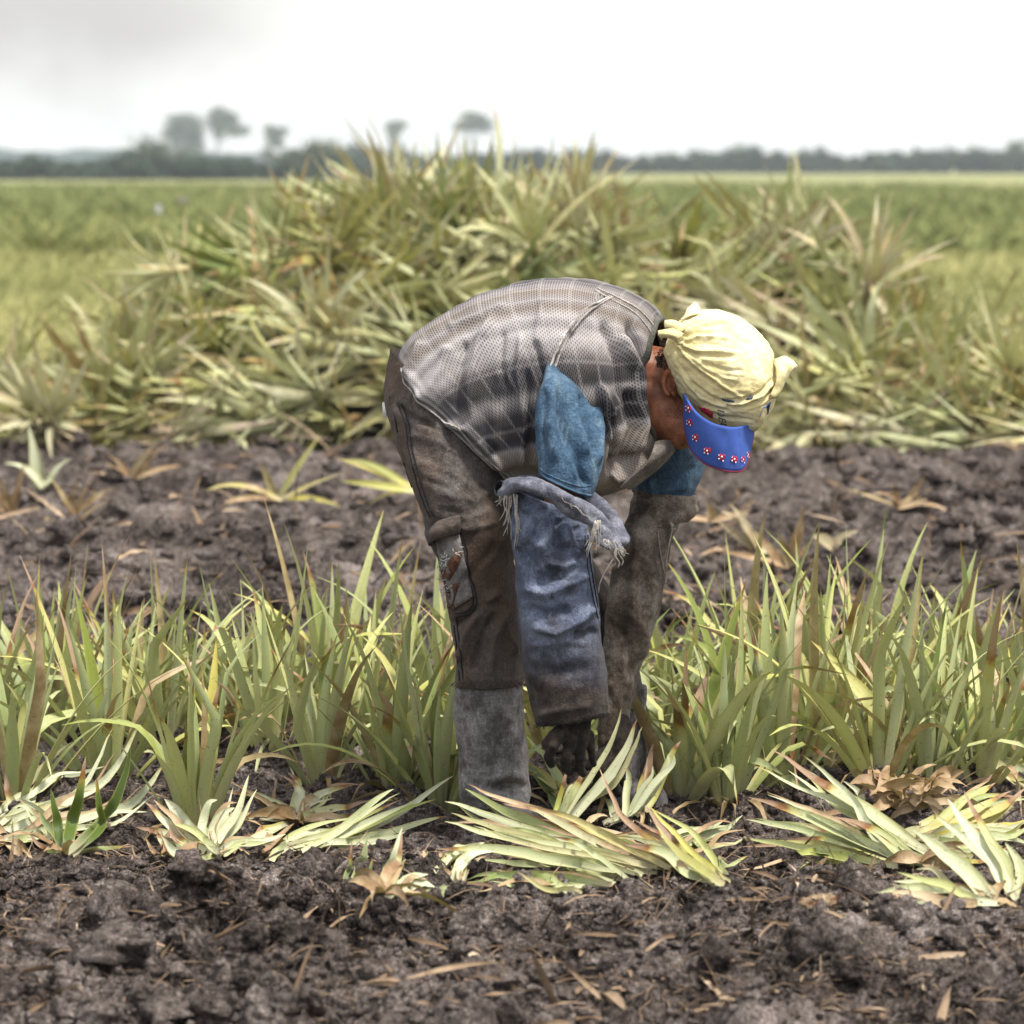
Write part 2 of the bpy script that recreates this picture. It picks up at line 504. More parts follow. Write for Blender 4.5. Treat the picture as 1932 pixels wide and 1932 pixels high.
def leaf_mat(name='pineapple_leaf', silver=0.0, warm=0.0, var=.35):
    """colour from per-leaf values Col=(random, dryness, paleness, tip start); UV=(across, along)"""
    n = NT(name)
    at = n.add('ShaderNodeAttribute', attribute_name='Col')
    sc = n.add('ShaderNodeSeparateColor'); n.l.new(at.outputs['Color'], sc.inputs[0])
    R, D, PL = sc.outputs[0], sc.outputs[1], sc.outputs[2]
    TP = at.outputs['Alpha']
    uv = n.sep(n.coord('UV')); o = n.coord()
    stripe = n.noise(n.mapping(n.coord('UV'), (9, .8, 1)), 3, 3, .6)
    green = n.ramp(R, [(0, (.055, .095, .014)), (.25, (.16, .215, .035)), (.5, (.29, .34, .07)), (.75, (.42, .415, .09)), (1, (.50, .39, .06))])
    c = n.mix(PL, green, n.mix(stripe, (.47, .50, .30), (.68, .69, .53)))
    c = n.mix(n.rng(stripe, .35, .65, 0, .55), c, n.mix(.6, c, (.06, .085, .02)))
    bf = n.add('ShaderNodeNewGeometry').outputs['Backfacing']
    c = n.mix(n.math('MULTIPLY', bf, .40), c, n.mix(stripe, (.38, .42, .22), (.54, .57, .38)))
    # yellow margins
    edge = n.math('ABSOLUTE', n.math('SUBTRACT', uv[0], .5))
    c = n.mix(n.rng(edge, .34, .5, 0, .6), c, (.36, .34, .10))
    # whitish or wine base
    c = n.mix(n.rng(uv[1], 0, .22, .65, 0), c, (.46, .42, .31))
    # brown-red dry tip and blotches
    tn = n.math('ADD', uv[1], n.math('MULTIPLY', n.math('SUBTRACT', n.noise(o, 28, 3), .5), .22))
    tip = n.math('SUBTRACT', tn, TP)
    c = n.mix(n.rng(tip, -.13, -.04, 0, .75), c, (.34, .25, .04))
    c = n.mix(n.rng(tip, -.06, .0, 0, .9), c, (.16, .05, .018))
    c = n.mix(n.rng(tip, .0, .07, 0, .9), c, (.30, .20, .13))
    dry = n.ramp(n.noise(o, 18, 4, .6), [(.3, (.17, .085, .04)), (.5, (.33, .22, .12)), (.7, (.48, .37, .24))])
    c = n.mix(D, c, dry)
    spot = n.noise(o, 130, 3, .7)
    c = n.mix(n.rng(spot, .61, .72, 0, .8), c, (.06, .055, .025))
    oi = n.add('ShaderNodeObjectInfo').outputs['Random']
    c = n.mix(n.rng(oi, .55, 1, 0, .6 * var), c, n.mix(1.0, c, (.98, .9, .48), 'MULTIPLY'))
    c = n.mix(n.rng(oi, .45, .1, 0, .85 * var), c, n.mix(1.0, c, (.34, .44, .20), 'MULTIPLY'))
    if silver:
        pat = n.math('MULTIPLY', n.rng(n.noise(o, 9, 3), .3, .62, .35, 1), n.rng(n.math('FRACT', n.math('MULTIPLY', oi, 7.31)), .2, .6, .05, silver))
        c = n.mix(pat, c, n.ramp(n.math('FRACT', n.math('MULTIPLY', oi, 3.7)), [(0, (.64, .64, .44)), (.5, (.54, .53, .30)), (1, (.50, .43, .34))]))
    if warm:
        pat = n.math('MULTIPLY', n.rng(n.noise(n.mapping(o, loc=(2, 5, 1)), 6, 3), .42, .66, 0, 1), n.rng(n.math('FRACT', n.math('MULTIPLY', oi, 5.13)), .35, .8, 0, warm))
        c = n.mix(pat, c, (.34, .25, .045))
    n.color(c)
    n.b.inputs['Roughness'].default_value = .48; n.b.inputs['Specular IOR Level'].default_value = .35
    tr = n.add('ShaderNodeBsdfTranslucent'); n.set(tr.inputs[0], n.mix(.5, c, (.32, .34, .05)))
    mx = n.add('ShaderNodeMixShader'); mx.inputs[0].default_value = .13
    n.l.new(n.b.outputs[0], mx.inputs[1]); n.l.new(tr.outputs[0], mx.inputs[2]); n.l.new(mx.outputs[0], n.out.inputs[0])
    n.normal(n.bump(n.noise(n.mapping(n.coord('UV'), (14, 1, 1)), 4, 3, .6), .25, .004))
    return n.m
M['leaf'] = leaf_mat(var=.25)
M['leaf_heap'] = leaf_mat('wilting_pineapple_leaf', .8, .55, 1.0)
M['leaf_cut'] = leaf_mat('cut_pineapple_leaf', 0, 0, 0)

def soil_mat():
    n = NT('dark_peaty_soil'); g = n.coord()
    a = n.noise(g, 1.7, 5, .6); b = n.noise(g, 14, 6, .7); c_ = n.noise(g, 90, 5, .75)
    f = n.math('ADD', n.math('MULTIPLY', a, .28), n.math('ADD', n.math('MULTIPLY', b, .34), n.math('MULTIPLY', c_, .38)))
    c = n.ramp(f, [(.42, (.014, .0105, .0085)), (.47, (.098, .079, .070)), (.525, (.235, .196, .178)), (.60, (.50, .44, .41))])
    gr = n.noise(g, 260, 4, .8)
    c = n.mix(n.rng(gr, .42, .58, .7, 0), c, n.mix(1.0, c, (.25, .23, .22), 'MULTIPLY'))
    c = n.mix(n.rng(gr, .54, .66, 0, .6), c, n.mix(1.0, c, (2.0, 2.0, 2.0), 'MULTIPLY'))
    br = n.noise(n.mapping(g, loc=(5, 3, 1)), 5, 4, .65)
    c = n.mix(n.rng(br, .55, .72, 0, .5), c, (.085, .062, .047))
    n.color(c); n.b.inputs['Roughness'].default_value = .95; n.b.inputs['Specular IOR Level'].default_value = .12
    b1 = n.bump(n.noise(g, 45, 6, .75), 1.0, .035)
    b2 = n.bump(n.noise(n.mapping(g, (1, 1, 1)), 210, 5, .8), 1.0, .012, b1)
    n.normal(b2)
    return n.m
M['soil'] = soil_mat()

def field_mat():
    n = NT('green_field_ground'); g = n.coord(); s = n.sep(g)
    a = n.noise(n.mapping(g, (.12, .35, 1)), 1.0, 5, .6)
    b = n.noise(g, 3.0, 4, .7)
    c = n.ramp(n.math('ADD', n.math('MULTIPLY', a, .6), n.math('MULTIPLY', b, .4)), [(.33, (.10, .13, .028)), (.5, (.17, .19, .045)), (.66, (.27, .25, .075))])
    far = n.ramp(n.noise(n.mapping(g, (.004, .035, 1)), 1.0, 3, .5), [(.35, (.14, .16, .065)), (.5, (.175, .185, .075)), (.62, (.24, .23, .095))])
    c = n.mix(n.rng(s[1], 110, 190), c, far)
    n.color(c); n.b.inputs['Roughness'].default_value = .95; n.b.inputs['Specular IOR Level'].default_value = .1
    n.normal(n.bump(b, .6, .1))
    return n.m
M['field'] = field_mat()

def simple_leafy(name, stops, scale=.6):
    n = NT(name); o = n.coord(); r = n.add('ShaderNodeAttribute', attribute_name='Col')
    sc = n.add('ShaderNodeSeparateColor'); n.l.new(r.outputs['Color'], sc.inputs[0])
    f = n.math('ADD', n.math('MULTIPLY', n.noise(o, scale, 4), .5), n.math('MULTIPLY', sc.outputs[0], .5))
    n.color(n.ramp(f, stops)); n.b.inputs['Roughness'].default_value = .7; n.b.inputs['Specular IOR Level'].default_value = .15
    return n.m
M['crop'] = simple_leafy('green_crop_blades', [(.25, (.115, .145, .045)), (.5, (.185, .21, .075)), (.75, (.28, .28, .10))], .35)
M['grass'] = simple_leafy('yellow_green_grass', [(.25, (.19, .20, .075)), (.5, (.30, .295, .115)), (.75, (.44, .41, .19))], .8)
M['tree'] = simple_leafy('dusky_tree_leaves', [(.25, (.055, .075, .05)), (.5, (.09, .115, .075)), (.75, (.14, .165, .10))], .4)
M['woods'] = simple_leafy('dark_hedge_leaves', [(.25, (.022, .036, .026)), (.5, (.038, .055, .036)), (.75, (.06, .08, .05))], .3)
M['bark'] = plain('grey_brown_bark', (.10, .08, .065), .9, .5, 60)
M['litter'] = simple_leafy('dry_leaf_scraps', [(.2, (.07, .045, .028)), (.5, (.15, .10, .062)), (.7, (.28, .205, .135)), (.9, (.46, .38, .28))], 40)
M['clod'] = M['soil']
M['post'] = plain('weathered_grey_post', (.14, .125, .115), .9, .3, 60)
M['sack'] = plain('white_woven_sack', (.72, .72, .74), .8, .3, 200)
M['pulp'] = plain('dry_papery_base', (.50, .42, .31), .9, .4, 120)
# ------------------------------------------------------------------ the worker
def noise_disp(amp, su, sv, seed=0, amp2=0, s2=40):
    def f(U, V, G):
        p = np.stack([np.cos(U * 2 * np.pi) * su, np.sin(U * 2 * np.pi) * su, V * sv + seed], -1)
        h = amp * perlin(p + seed * 3.7)
        if amp2: h = h + amp2 * fbm(G * s2 + seed, 2)
        return h
    return f

def capsules(parts, voxel, name, mat, smooth_it=6, extra=None):
    """tapered bones and ellipsoids fused by a voxel remesh into one continuous surface"""
    V, F = [], []
    def ball(c, M3, n=14):
        b = len(V)
        for i in range(n + 1):
            t = math.pi * i / n
            for j in range(2 * n):
                ph = math.pi * j / n
                q = np.array([math.sin(t) * math.cos(ph), math.sin(t) * math.sin(ph), math.cos(t)])
                V.append(tuple(c + M3 @ q))
        for i in range(n):
            for j in range(2 * n):
                a = b + i * 2 * n + j; a2 = b + i * 2 * n + (j + 1) % (2 * n)
                F.append((a, a2, a2 + 2 * n, a + 2 * n))
    for p in parts:
        if p[0] == 'e':
            ball(np.array(p[1]), np.array(p[2]))
        else:
            a, b, ra, rb = np.array(p[1]), np.array(p[2]), p[3], p[4]
            k = max(2, int(np.linalg.norm(b - a) / (min(ra, rb) * .45)) + 1)
            for i in range(k + 1):
                t = i / k
                ball(a + (b - a) * t, np.eye(3) * (ra + (rb - ra) * t), 8)
    me = bpy.data.meshes.new(name); me.from_pydata(V, [], F)
    o = bpy.data.objects.new(name, me); COL.objects.link(o)
    r = o.modifiers.new('r', 'REMESH'); r.mode = 'VOXEL'; r.voxel_size = voxel; r.use_smooth_shade = True
    s = o.modifiers.new('s', 'SMOOTH'); s.iterations = smooth_it; s.factor = .5
    dg = bpy.context.evaluated_depsgraph_get()
    m2 = bpy.data.meshes.new_from_object(o.evaluated_get(dg))
    m2.name = name
    o.modifiers.clear(); o.data = m2
    m2.materials.clear(); m2.materials.append(mat)
    m2.polygons.foreach_set('use_smooth', np.ones(len(m2.polygons), bool))
    return o

# head frame: f = face direction, u = crown, r = the person's right
Hf = np.array([.30, -.36, -.88]); Hf /= np.linalg.norm(Hf)
Hr = np.array([-.62, -.77, .10]); Hr -= Hf * (Hr @ Hf); Hr /= np.linalg.norm(Hr)
Hu = np.cross(Hr, Hf)
HC = P(1338, 712, -.01)
H = lambda f, r, u: HC + Hf * f + Hr * r + Hu * u
Hm = lambda a, b, c: np.stack([Hf * a, Hr * b, Hu * c], 1)
ell = lambda f, r, u, a, b, c: ('e', H(f, r, u), Hm(a, b, c))

body_parts = [
    ('c', P(850, 745, 0), P(945, 690, 0), .100, .095), ('c', P(945, 690, 0), P(1095, 700, 0), .095, .105),
    ('c', P(1095, 700, 0), P(1195, 705, 0), .105, .070), ('c', P(1195, 705, 0), P(1275, 712, -.01), .062, .058),
    ('c', P(1100, 690, -.09), P(1074, 770, -.155), .046, .038), ('c', P(1074, 770, -.155), P(1058, 955, -.268), .036, .031),
    ('c', P(1055, 955, -.268), P(1085, 1330, -.29), .033, .024),
    ('c', P(1180, 730, .12), P(1250, 800, .19), .050, .042), ('c', P(1250, 800, .19), P(1236, 955, .175), .042, .034),
    ('c', P(1236, 955, .175), P(1194, 1130, .115), .034, .026), ('c', P(1194, 1130, .115), P(1160, 1300, .08), .026, .021), ('c', P(1160, 1300, .08), P(1157, 1390, .06), .021, .020),
    ('c', P(862, 800, -.085), P(905, 1130, -.12), .066, .048), ('c', P(905, 1130, -.12), P(928, 1470, -.12), .055, .036),
    ('c', P(890, 800, .10), P(1088, 1120, .205), .066, .045), ('c', P(1088, 1120, .205), P(1174, 1312, .2), .045, .034), ('c', P(1174, 1312, .2), P(1180, 1470, .2), .034, .032),
    ('c', P(1212, 735, 0), P(1250, 775, -.03), .066, .058), ('c', P(1250, 775, -.03), P(1283, 815, -.05), .056, .036),
    # head
    ell(-.012, 0, .028, .098, .077, .088), ell(.035, 0, -.045, .062, .060, .070), ell(.045, 0, -.095, .040, .042, .024),
    ell(.078, 0, -.072, .022, .030, .030), ell(.098, 0, -.030, .020, .014, .026), ell(.106, 0, -.040, .012, .019, .011),
    ell(.086, 0, .010, .018, .055, .012), ell(.066, .040, -.030, .026, .022, .020), ell(.066, -.040, -.030, .026, .022, .020),
    ell(.092, 0, -.068, .010, .024, .006), ell(.091, 0, -.080, .010, .020, .006), ell(.0, .052, -.07, .045, .018, .045), ell(.0, -.052, -.07, .045, .018, .045),
    ell(.074, .030, -.004, .012, .013, .009), ell(.074, -.030, -.004, .012, .013, .009),
]
EC = P(1262, 722, -.088)
for k in range(12):
    a = math.radians(-75 + 25 * k); rr = 1 if k < 9 else .8
    body_parts.append(('e', EC + np.array([-.0125 * math.cos(a) * rr + .001, -.004 - .004 * (math.cos(a) > 0), .024 * math.sin(a) * rr]), np.eye(3) * (.0062 if k < 9 else .0055)))
body_parts += [('e', EC + np.array([.004, .012, -.002]), np.diag([.012, .012, .021])), ('e', EC + np.array([.010, .006, -.024]), np.diag([.007, .007, .008])), ('e', EC + np.array([.010, -.002, -.002]), np.diag([.005, .006, .007])),
               ('e', EC + np.array([.004, .03, -.0]), np.diag([.02, .03, .03]))]
body = capsules(body_parts, .0046, 'person', M['skin'], 4)
tag(body, 'worker bending over in plaid mesh vest, blue cap and yellow headscarf', 'person')

# --- hair on the nape, sideburn and stubble, rooted where the skin is
from mathutils.bvhtree import BVHTree
bvh = BVHTree.FromPolygons([v.co.copy() for v in body.data.vertices], [tuple(p.vertices) for p in body.data.polygons])
acc = Acc()
def strands(poly, n, ln, r, down):
    pa = np.array(poly, float); cen = pa.mean(0)
    for _ in range(n):
        k = rnd.randrange(len(pa)); u, v = rnd.random(), rnd.random()
        if u + v > 1: u, v = 1 - u, 1 - v
        x, y = cen + u * (pa[k] - cen) + v * (pa[(k + 1) % len(pa)] - cen)
        dirv = Vector(P(x, y, 0) - CAM).normalized()
        h = bvh.ray_cast(Vector(CAM), dirv)
        if h[0] is None: continue
        p = np.array(h[0]); nn = np.array(h[1])
        d = np.array(down) + nn * .5 + np.array([rnd.uniform(-.4, .4) for _ in range(3)]); d /= np.linalg.norm(d)
        tube(acc, [p - nn * .001, p + d * ln * .5, p + d * ln - nn * ln * .15], r, 3, .5)
strands([(1248, 640), (1262, 660), (1268, 700), (1240, 690), (1236, 670)], 500, .008, .0007, (.2, -.1, -.6))
strands([(1262, 745), (1280, 738), (1296, 770), (1285, 792), (1256, 785)], 300, .003, .0004, (.2, -.2, -.6))
strands([(1245, 770), (1290, 790), (1295, 830), (1285, 850), (1250, 820)], 260, .0022, .0004, (.2, -.2, -.5))
link('hair', acc.mesh('hair', M['hair']), body)

# --- trousers (two legs, one garment)
LEG1 = [(738, 655, 985, 850, 0, .165, 2.2, .06, 0), (727, 725, 965, 905, -.01, .175, 2.3, .06, 0), (735, 790, 962, 950, -.05, .15, 2.3, .06, 0),
        (752, 845, 964, 985, -.09, .125, 2.3, .05, 0), (776, 912, 968, 1020, -.11, .112, 2.3, .05, 0), (798, 975, 970, 1055, -.115, .105, 2.3, .05, 0), (820, 1040, 975, 1092, -.12, .098, 2.3, .05, 0),
        (840, 1110, 979, 1142, -.12, .090, 2.3, .05, 0), (851, 1180, 983, 1196, -.12, .085, 2.3, .05, 0), (857, 1240, 986, 1246, -.12, .084, 2.3, .05, 0), (859, 1290, 988, 1287, -.12, .085, 2.3, .05, 0)]
st1 = [([(925, 950), (880, 968), (820, 960)], -.003, 9), ([(940, 920), (890, 945), (830, 930)], .0035, 9), ([(940, 985), (880, 1000), (830, 990)], .005, 9),
       ([(870, 1250), (880, 1200), (905, 1150), (945, 1110)], .010, 9), ([(890, 1270), (905, 1210), (940, 1150)], -.009, 9), ([(925, 1280), (935, 1200), (960, 1140)], .007, 9),
       ([(850, 1180), (880, 1165), (930, 1130)], -.009, 9), ([(975, 1240), (955, 1180), (950, 1120)], .006, 8),
       ([(770, 820), (820, 832), (870, 860)], .0025, 8), ([(785, 870), (850, 892), (900, 930)], .0025, 9),
       ([(745, 760), (780, 790), (830, 810)], -.008, 8), ([(900, 1080), (930, 1050), (960, 1000)], .005, 10), ([(870, 1100), (910, 1060), (945, 1020)], -.005, 10),
       ([(790, 900), (820, 912), (850, 920)], -.002, 6), ([(815, 1000), (840, 985), (880, 1010)], -.003, 8)]
leg1 = Loft(LEG1, 110, 190, noise_disp(.006, 1.6, 7, 1, .0035, 22), [(p_, a_, w_ * .75) for p_, a_, w_ in st1], sw=1.5)
LEG2 = [(780, 690, 1000, 860, .05, .12, 2.2, .05, 0), (815, 790, 1010, 905, .12, .115), (900, 930, 1075, 985, .18, .105), (985, 1050, 1130, 1080, .21, .09),
        (1050, 1150, 1170, 1165, .215, .082), (1105, 1250, 1200, 1255, .21, .075), (1135, 1318, 1216, 1312, .2, .07)]
leg2 = Loft(LEG2, 72, 90, noise_disp(.007, 1.6, 6, 4, .003, 22))
tro = leg1.build('trousers', M['trouser'], body, rim_start=0)
t2 = leg2.build('trousers', M['trouser'], None, rim_start=0)
# join the second leg into the same garment
def join_mesh(dst, src):
    a, b = dst.data, src.data
    Va = np.empty(len(a.vertices) * 3); a.vertices.foreach_get('co', Va); Vb = np.empty(len(b.vertices) * 3); b.vertices.foreach_get('co', Vb)
    na = len(a.vertices)
    F = [tuple(p.vertices) for p in a.polygons] + [tuple(v + na for v in p.vertices) for p in b.polygons]
    ua = np.empty(len(a.loops) * 2, np.float32); ub = np.empty(len(b.loops) * 2, np.float32)
    a.uv_layers[0].data.foreach_get('uv', ua); b.uv_layers[0].data.foreach_get('uv', ub)
    me = mesh(a.name, np.concatenate([Va, Vb]).reshape(-1, 3), F, a.materials[0], uv=np.concatenate([ua, ub]).reshape(-1, 2))
    dst.data = me; bpy.data.objects.remove(src)
join_mesh(tro, t2)

# waistband rim and back label
acc = Acc()
wb = [leg1.find(px, py, .003)[0] for px, py in [(735, 705), (745, 722), (762, 745), (790, 775), (830, 800)]]
def line_on(lf, pts, r, off=.001, res=None, n=5, jit=0, acc=None):
    pts = catmull(np.array(pts, float), np.linspace(0, len(pts) - 1, res or len(pts) * 5))
    q = []
    for p in pts:
        w, nn = lf.find(p[0], p[1], off)
        q.append(w + (np.array([rnd.uniform(-1, 1) for _ in range(3)]) * jit if jit else 0))
    tube(acc, q, r, n)
seams = Acc()
for pl in ([(750, 760), (765, 800), (772, 850), (786, 905), (800, 950), (812, 975)], [(757, 762), (772, 802), (779, 852), (793, 905), (808, 952), (820, 975)],
           [(868, 1000), (880, 1035), (885, 1075), (897, 1115), (899, 1140), (886, 1158), (858, 1163)], [(862, 1000), (874, 1036), (879, 1078), (891, 1115), (893, 1136), (882, 1152), (860, 1157)],
           [(855, 1165), (862, 1220), (868, 1285)], [(861, 1165), (868, 1220), (874, 1283)], [(735, 742), (748, 800), (760, 860), (775, 920)]):
    line_on(leg1, pl, .0017, .0008, acc=seams)
link('seam_stitching', seams.mesh('seam_stitching', M['trouser_dark']), tro)

def patch(lf, poly_rows, off=.002, thick=.003):
    return [[lf.find(x, y, off)[0] for x, y in row] for row in poly_rows]
def quadrows(corners, nu=10, nv=10, bulge=None):
    (a, b, c, d) = [np.array(x, float) for x in corners]   # a-b top, d-c bottom
    return [[tuple((a + (b - a) * i / (nu - 1)) * (1 - j / (nv - 1)) + (d + (c - d) * i / (nu - 1)) * (j / (nv - 1))) for i in range(nu)] for j in range(nv)]
acc = Acc()
g = np.array(patch(leg1, quadrows(((822, 1006), (864, 1000), (893, 1125), (856, 1150)), 12, 18), .0035))
g += leg1.N.mean() * 0
sheet(acc, g, .004)
pk = link('cargo_pocket', acc.mesh('cargo_pocket', M['patch']), tro)
acc = Acc()
for pts in ([(846, 1052), (838, 1078), (850, 1085)], ):
    pass
rows = patch(leg1, [[(862, 1038), (870, 1042)], [(850, 1058), (868, 1060)], [(842, 1078), (860, 1078)], [(842, 1090), (852, 1092)]], .0072)
sheet(acc, rows, .002)
rows = patch(leg1, [[(858, 1100), (868, 1098)], [(852, 1125), (862, 1122)], [(850, 1145), (858, 1142)]], .0072); sheet(acc, rows, .002)
link('torn_hole', acc.mesh('torn_hole', M['rust']), pk)
acc = Acc()
for k in range(46):
    cx, cy = rnd.choice([(843, 1050), (862, 1036), (840, 1065), (848, 1112), (842, 1118), (838, 1085)])
    x, y = cx + rnd.uniform(-6, 6), cy + rnd.uniform(-8, 8); a = rnd.uniform(0, 6.28); l = rnd.uniform(4, 10)
    p = [leg1.find(x, y, .0075)[0], leg1.find(x + l * .5 * math.cos(a), y + l * .5 * math.sin(a), .011)[0], leg1.find(x + l * math.cos(a), y + l * math.sin(a), .0075)[0]]
    tube(acc, p, .0007, 3, res=5)
link('frayed_thread', acc.mesh('frayed_thread', M['white']), pk)
# pocket flap standing away from the leg
acc = Acc()
e1 = [leg1.find(x, y, .004)[0] for x, y in ((812, 990), (830, 982), (850, 976), (868, 974))]
e2 = [leg1.find(x, y, o)[0] for (x, y), o in zip(((812, 1006), (832, 1003), (852, 994), (869, 990)), (.024, .026, .018, .01))]
e3 = [leg1.find(x, y, o)[0] for (x, y), o in zip(((814, 1022), (834, 1014), (853, 1008), (868, 1003)), (.018, .022, .014, .006))]
e1[0] = P(806, 992, -.13); e2[0] = P(803, 1006, -.14); e3[0] = P(811, 1030, -.145)
rows = [catmull(np.array(e), np.linspace(0, 3, 12)) for e in (e1, e2, e3)]
rows = catmull(np.array(rows), np.linspace(0, 2, 8))
sheet(acc, rows, .005)
link('pocket_flap', acc.mesh('pocket_flap', M['trouser']), tro)
acc = Acc()
for pl in ([(812, 996), (840, 986), (868, 979)],):
    line_on(leg1, pl, .002, .006, acc=acc)
sheet(acc, patch(leg1, [[(729, 758), (731, 757)], [(729, 792), (731, 790)]], .004), .003)
# white maker's tab at the back of the waist
acc2 = Acc(); sheet(acc2, [[P(722, 760, -.02), P(727, 757, -.05)], [P(723, 788, -.02), P(729, 787, -.05)]], .002)
link('cloth_tab', acc2.mesh('cloth_tab', M['white']), tro)
# frayed cuff threads
acc = Acc()
for k in range(120):
    x = rnd.uniform(860, 984); y = 1287 + rnd.uniform(-5, 3)
    p, nn = leg1.find(x, y, .001)
    l = rnd.uniform(.003, .014); s = rnd.uniform(-.008, .008)
    tube(acc, [p, p + nn * .003 + np.array([s * .5, 0, -l * .6]), p + nn * rnd.uniform(0, .008) + np.array([s, 0, -l])], .0009, 3, res=4)
for k in range(7):
    x = rnd.uniform(880, 980); p, nn = leg1.find(x, 1285, .002)
    l = rnd.uniform(.015, .03)
    tube(acc, [p, p + nn * .008 + np.array([rnd.uniform(-.01, .01), 0, l * .4]), p + nn * .012 + np.array([rnd.uniform(-.02, .02), 0, -l * .3])], .0008, 3, res=7)
link('frayed_cuff', acc.mesh('frayed_cuff', M['trouser']), tro)

# --- boots
def boot(rings, toe, strokes=(), seed=0):
    lf = Loft(rings, 64, 80, noise_disp(.005, 1.4, 4, seed, .002, 25), strokes)
    o = lf.build('boot', M['boot'], body, rim_end=0, cap_end=True)
    t = capsules(toe, .006, 'boot_foot', M['boot'], 5)
    t.parent = o
    acc = Acc()
    return o, lf
b1, boot1 = boot([(863, 1276, 982, 1274, -.12, .074), (860, 1310, 984, 1308, -.12, .075), (861, 1370, 987, 1370, -.12, .072), (865, 1430, 993, 1430, -.12, .070), (868, 1470, 997, 1472, -.12, .072),
                  (866, 1495, 999, 1500, -.12, .074), (872, 1515, 998, 1518, -.12, .07)],
                 [('c', P(915, 1520, -.12), P(972, 1534, -.17), .042, .034), ('c', P(972, 1534, -.17), P(992, 1545, -.20), .034, .028)],
                 [([(925, 1490), (960, 1478), (996, 1486)], -.012, 6), ([(920, 1475), (955, 1462), (990, 1470)], .008, 8), ([(880, 1500), (930, 1505), (980, 1508)], .006, 7),
                  ([(890, 1300), (895, 1380), (890, 1450)], .005, 12), ([(960, 1300), (955, 1370), (965, 1430)], -.005, 12)], 2)
b2, boot2 = boot([(1142, 1300, 1218, 1297, .2, .055), (1143, 1340, 1221, 1338, .2, .056), (1146, 1410, 1219, 1410, .2, .055), (1150, 1470, 1216, 1472, .2, .055), (1148, 1510, 1214, 1515, .2, .055)],
                 [('c', P(1180, 1500, .2), P(1225, 1512, .12), .045, .04)], (), 5)

# --- vest
VEST = [(752, 694, 978, 905, .0, .185, 2.4, .07, .0), (760, 662, 1000, 905, .0, .19, 2.4, .08, .0), (787, 626, 1030, 908, .0, .19, 2.4, .09, 0), (838, 592, 1062, 915, .0, .192, 2.4, .1, 0), (900, 558, 1095, 922, 0, .195, 2.3, .12, 0),
        (965, 535, 1125, 930, 0, .198, 2.3, .14, 0), (1030, 525, 1150, 930, 0, .198, 2.25, .17, 0), (1095, 527, 1178, 922, 0, .192, 2.2, .2, 0), (1150, 537, 1205, 905, 0, .18, 2.1, .24, 0),
        (1195, 553, 1230, 882, 0, .155, 2.0, .28, 0), (1228, 575, 1247, 858, 0, .122, 2.0, .33, 0), (1247, 600, 1254, 842, 0, .095, 2.0, .34, 0)]
stv = [([(1140, 560), (1095, 600), (1060, 640), (1036, 700)], .006, 5, 0), ([(880, 790), (885, 720), (905, 640), (935, 590)], .007, 10), ([(860, 780), (868, 700), (880, 640)], -.006, 8),
       ([(990, 890), (985, 780), (975, 700), (985, 620)], .006, 6), ([(1005, 880), (998, 780), (995, 690)], -.005, 8), ([(930, 850), (935, 760), (945, 690)], .005, 10),
       ([(790, 770), (830, 700), (850, 650)], .007, 12), ([(800, 640), (770, 700), (800, 760)], .006, 10), ([(1160, 620), (1200, 700), (1205, 800), (1190, 880)], .012, 12),
       ([(1135, 600), (1165, 680), (1170, 760)], -.008, 10), ([(1180, 600), (1222, 690), (1226, 790), (1220, 850)], -.010, 9), ([(1150, 900), (1185, 890), (1220, 860)], .010, 9),
       ([(1145, 880), (1180, 870), (1210, 840)], -.010, 8), ([(1010, 640), (1020, 690), (1030, 715)], -.005, 7), ([(1150, 780), (1160, 850), (1150, 900)], -.01, 9),
       ([(830, 800), (880, 810), (920, 850), (960, 890)], .006, 8), ([(1130, 720), (1150, 780), (1148, 840)], .012, 9), ([(1185, 730), (1192, 810), (1170, 880)], -.008, 8),
       ([(840, 620), (900, 600), (960, 570)], .004, 9), ([(1080, 620), (1060, 660), (1045, 700)], -.004, 10), ([(950, 620), (945, 680), (955, 740)], -.004, 7), ([(1025, 560), (1015, 610), (1010, 660)], .003, 8)]
def vest_disp(U, V, G):
    h = .006 * perlin(np.stack([np.cos(U * 6.28) * 2, np.sin(U * 6.28) * 2, V * 3.5], -1))
    h += .0035 * fbm(G * 16 + 3, 3)
    # long soft folds running round the body near the hem and armhole
    h += .004 * np.sin(U * 60 + 6 * perlin(G * 5)) * smooth(.25, .0, V)
    return h
vest_l = Loft(VEST, 260, 200, vest_disp, [(s_[0], s_[1], s_[2] * .8, *s_[3:]) for s_ in stv], sw=2.1)
vest = vest_l.build('vest', M['vest'], body, rim_start=.03, rim_end=.02)
acc = Acc()
for k, dx in enumerate((-4, 4)):
    line_on(vest_l, [(1150 + dx, 561), (1120 + dx, 577), (1095 + dx, 598), (1072 + dx, 628), (1055 + dx, 660), (1043 + dx, 690), (1038 + dx, 704)], .0026, .001, acc=acc, res=60)
line_on(vest_l, [(1128, 545), (1165, 562), (1205, 585), (1240, 622)], .002, .001, acc=acc, res=40)
line_on(vest_l, [(1122, 548), (1160, 569), (1200, 593), (1232, 632)], .0016, .001, acc=acc, res=40)
link('shoulder_seam', acc.mesh('shoulder_seam', M['seam']), vest)
acc = Acc()
line_on(vest_l, [(757, 692), (763, 722), (775, 752), (795, 780), (830, 796), (862, 806), (880, 826), (900, 850), (930, 876), (960, 898)], .0020, .0008, acc=acc, res=70)
link('hem', acc.mesh('hem', M['seam']), vest)
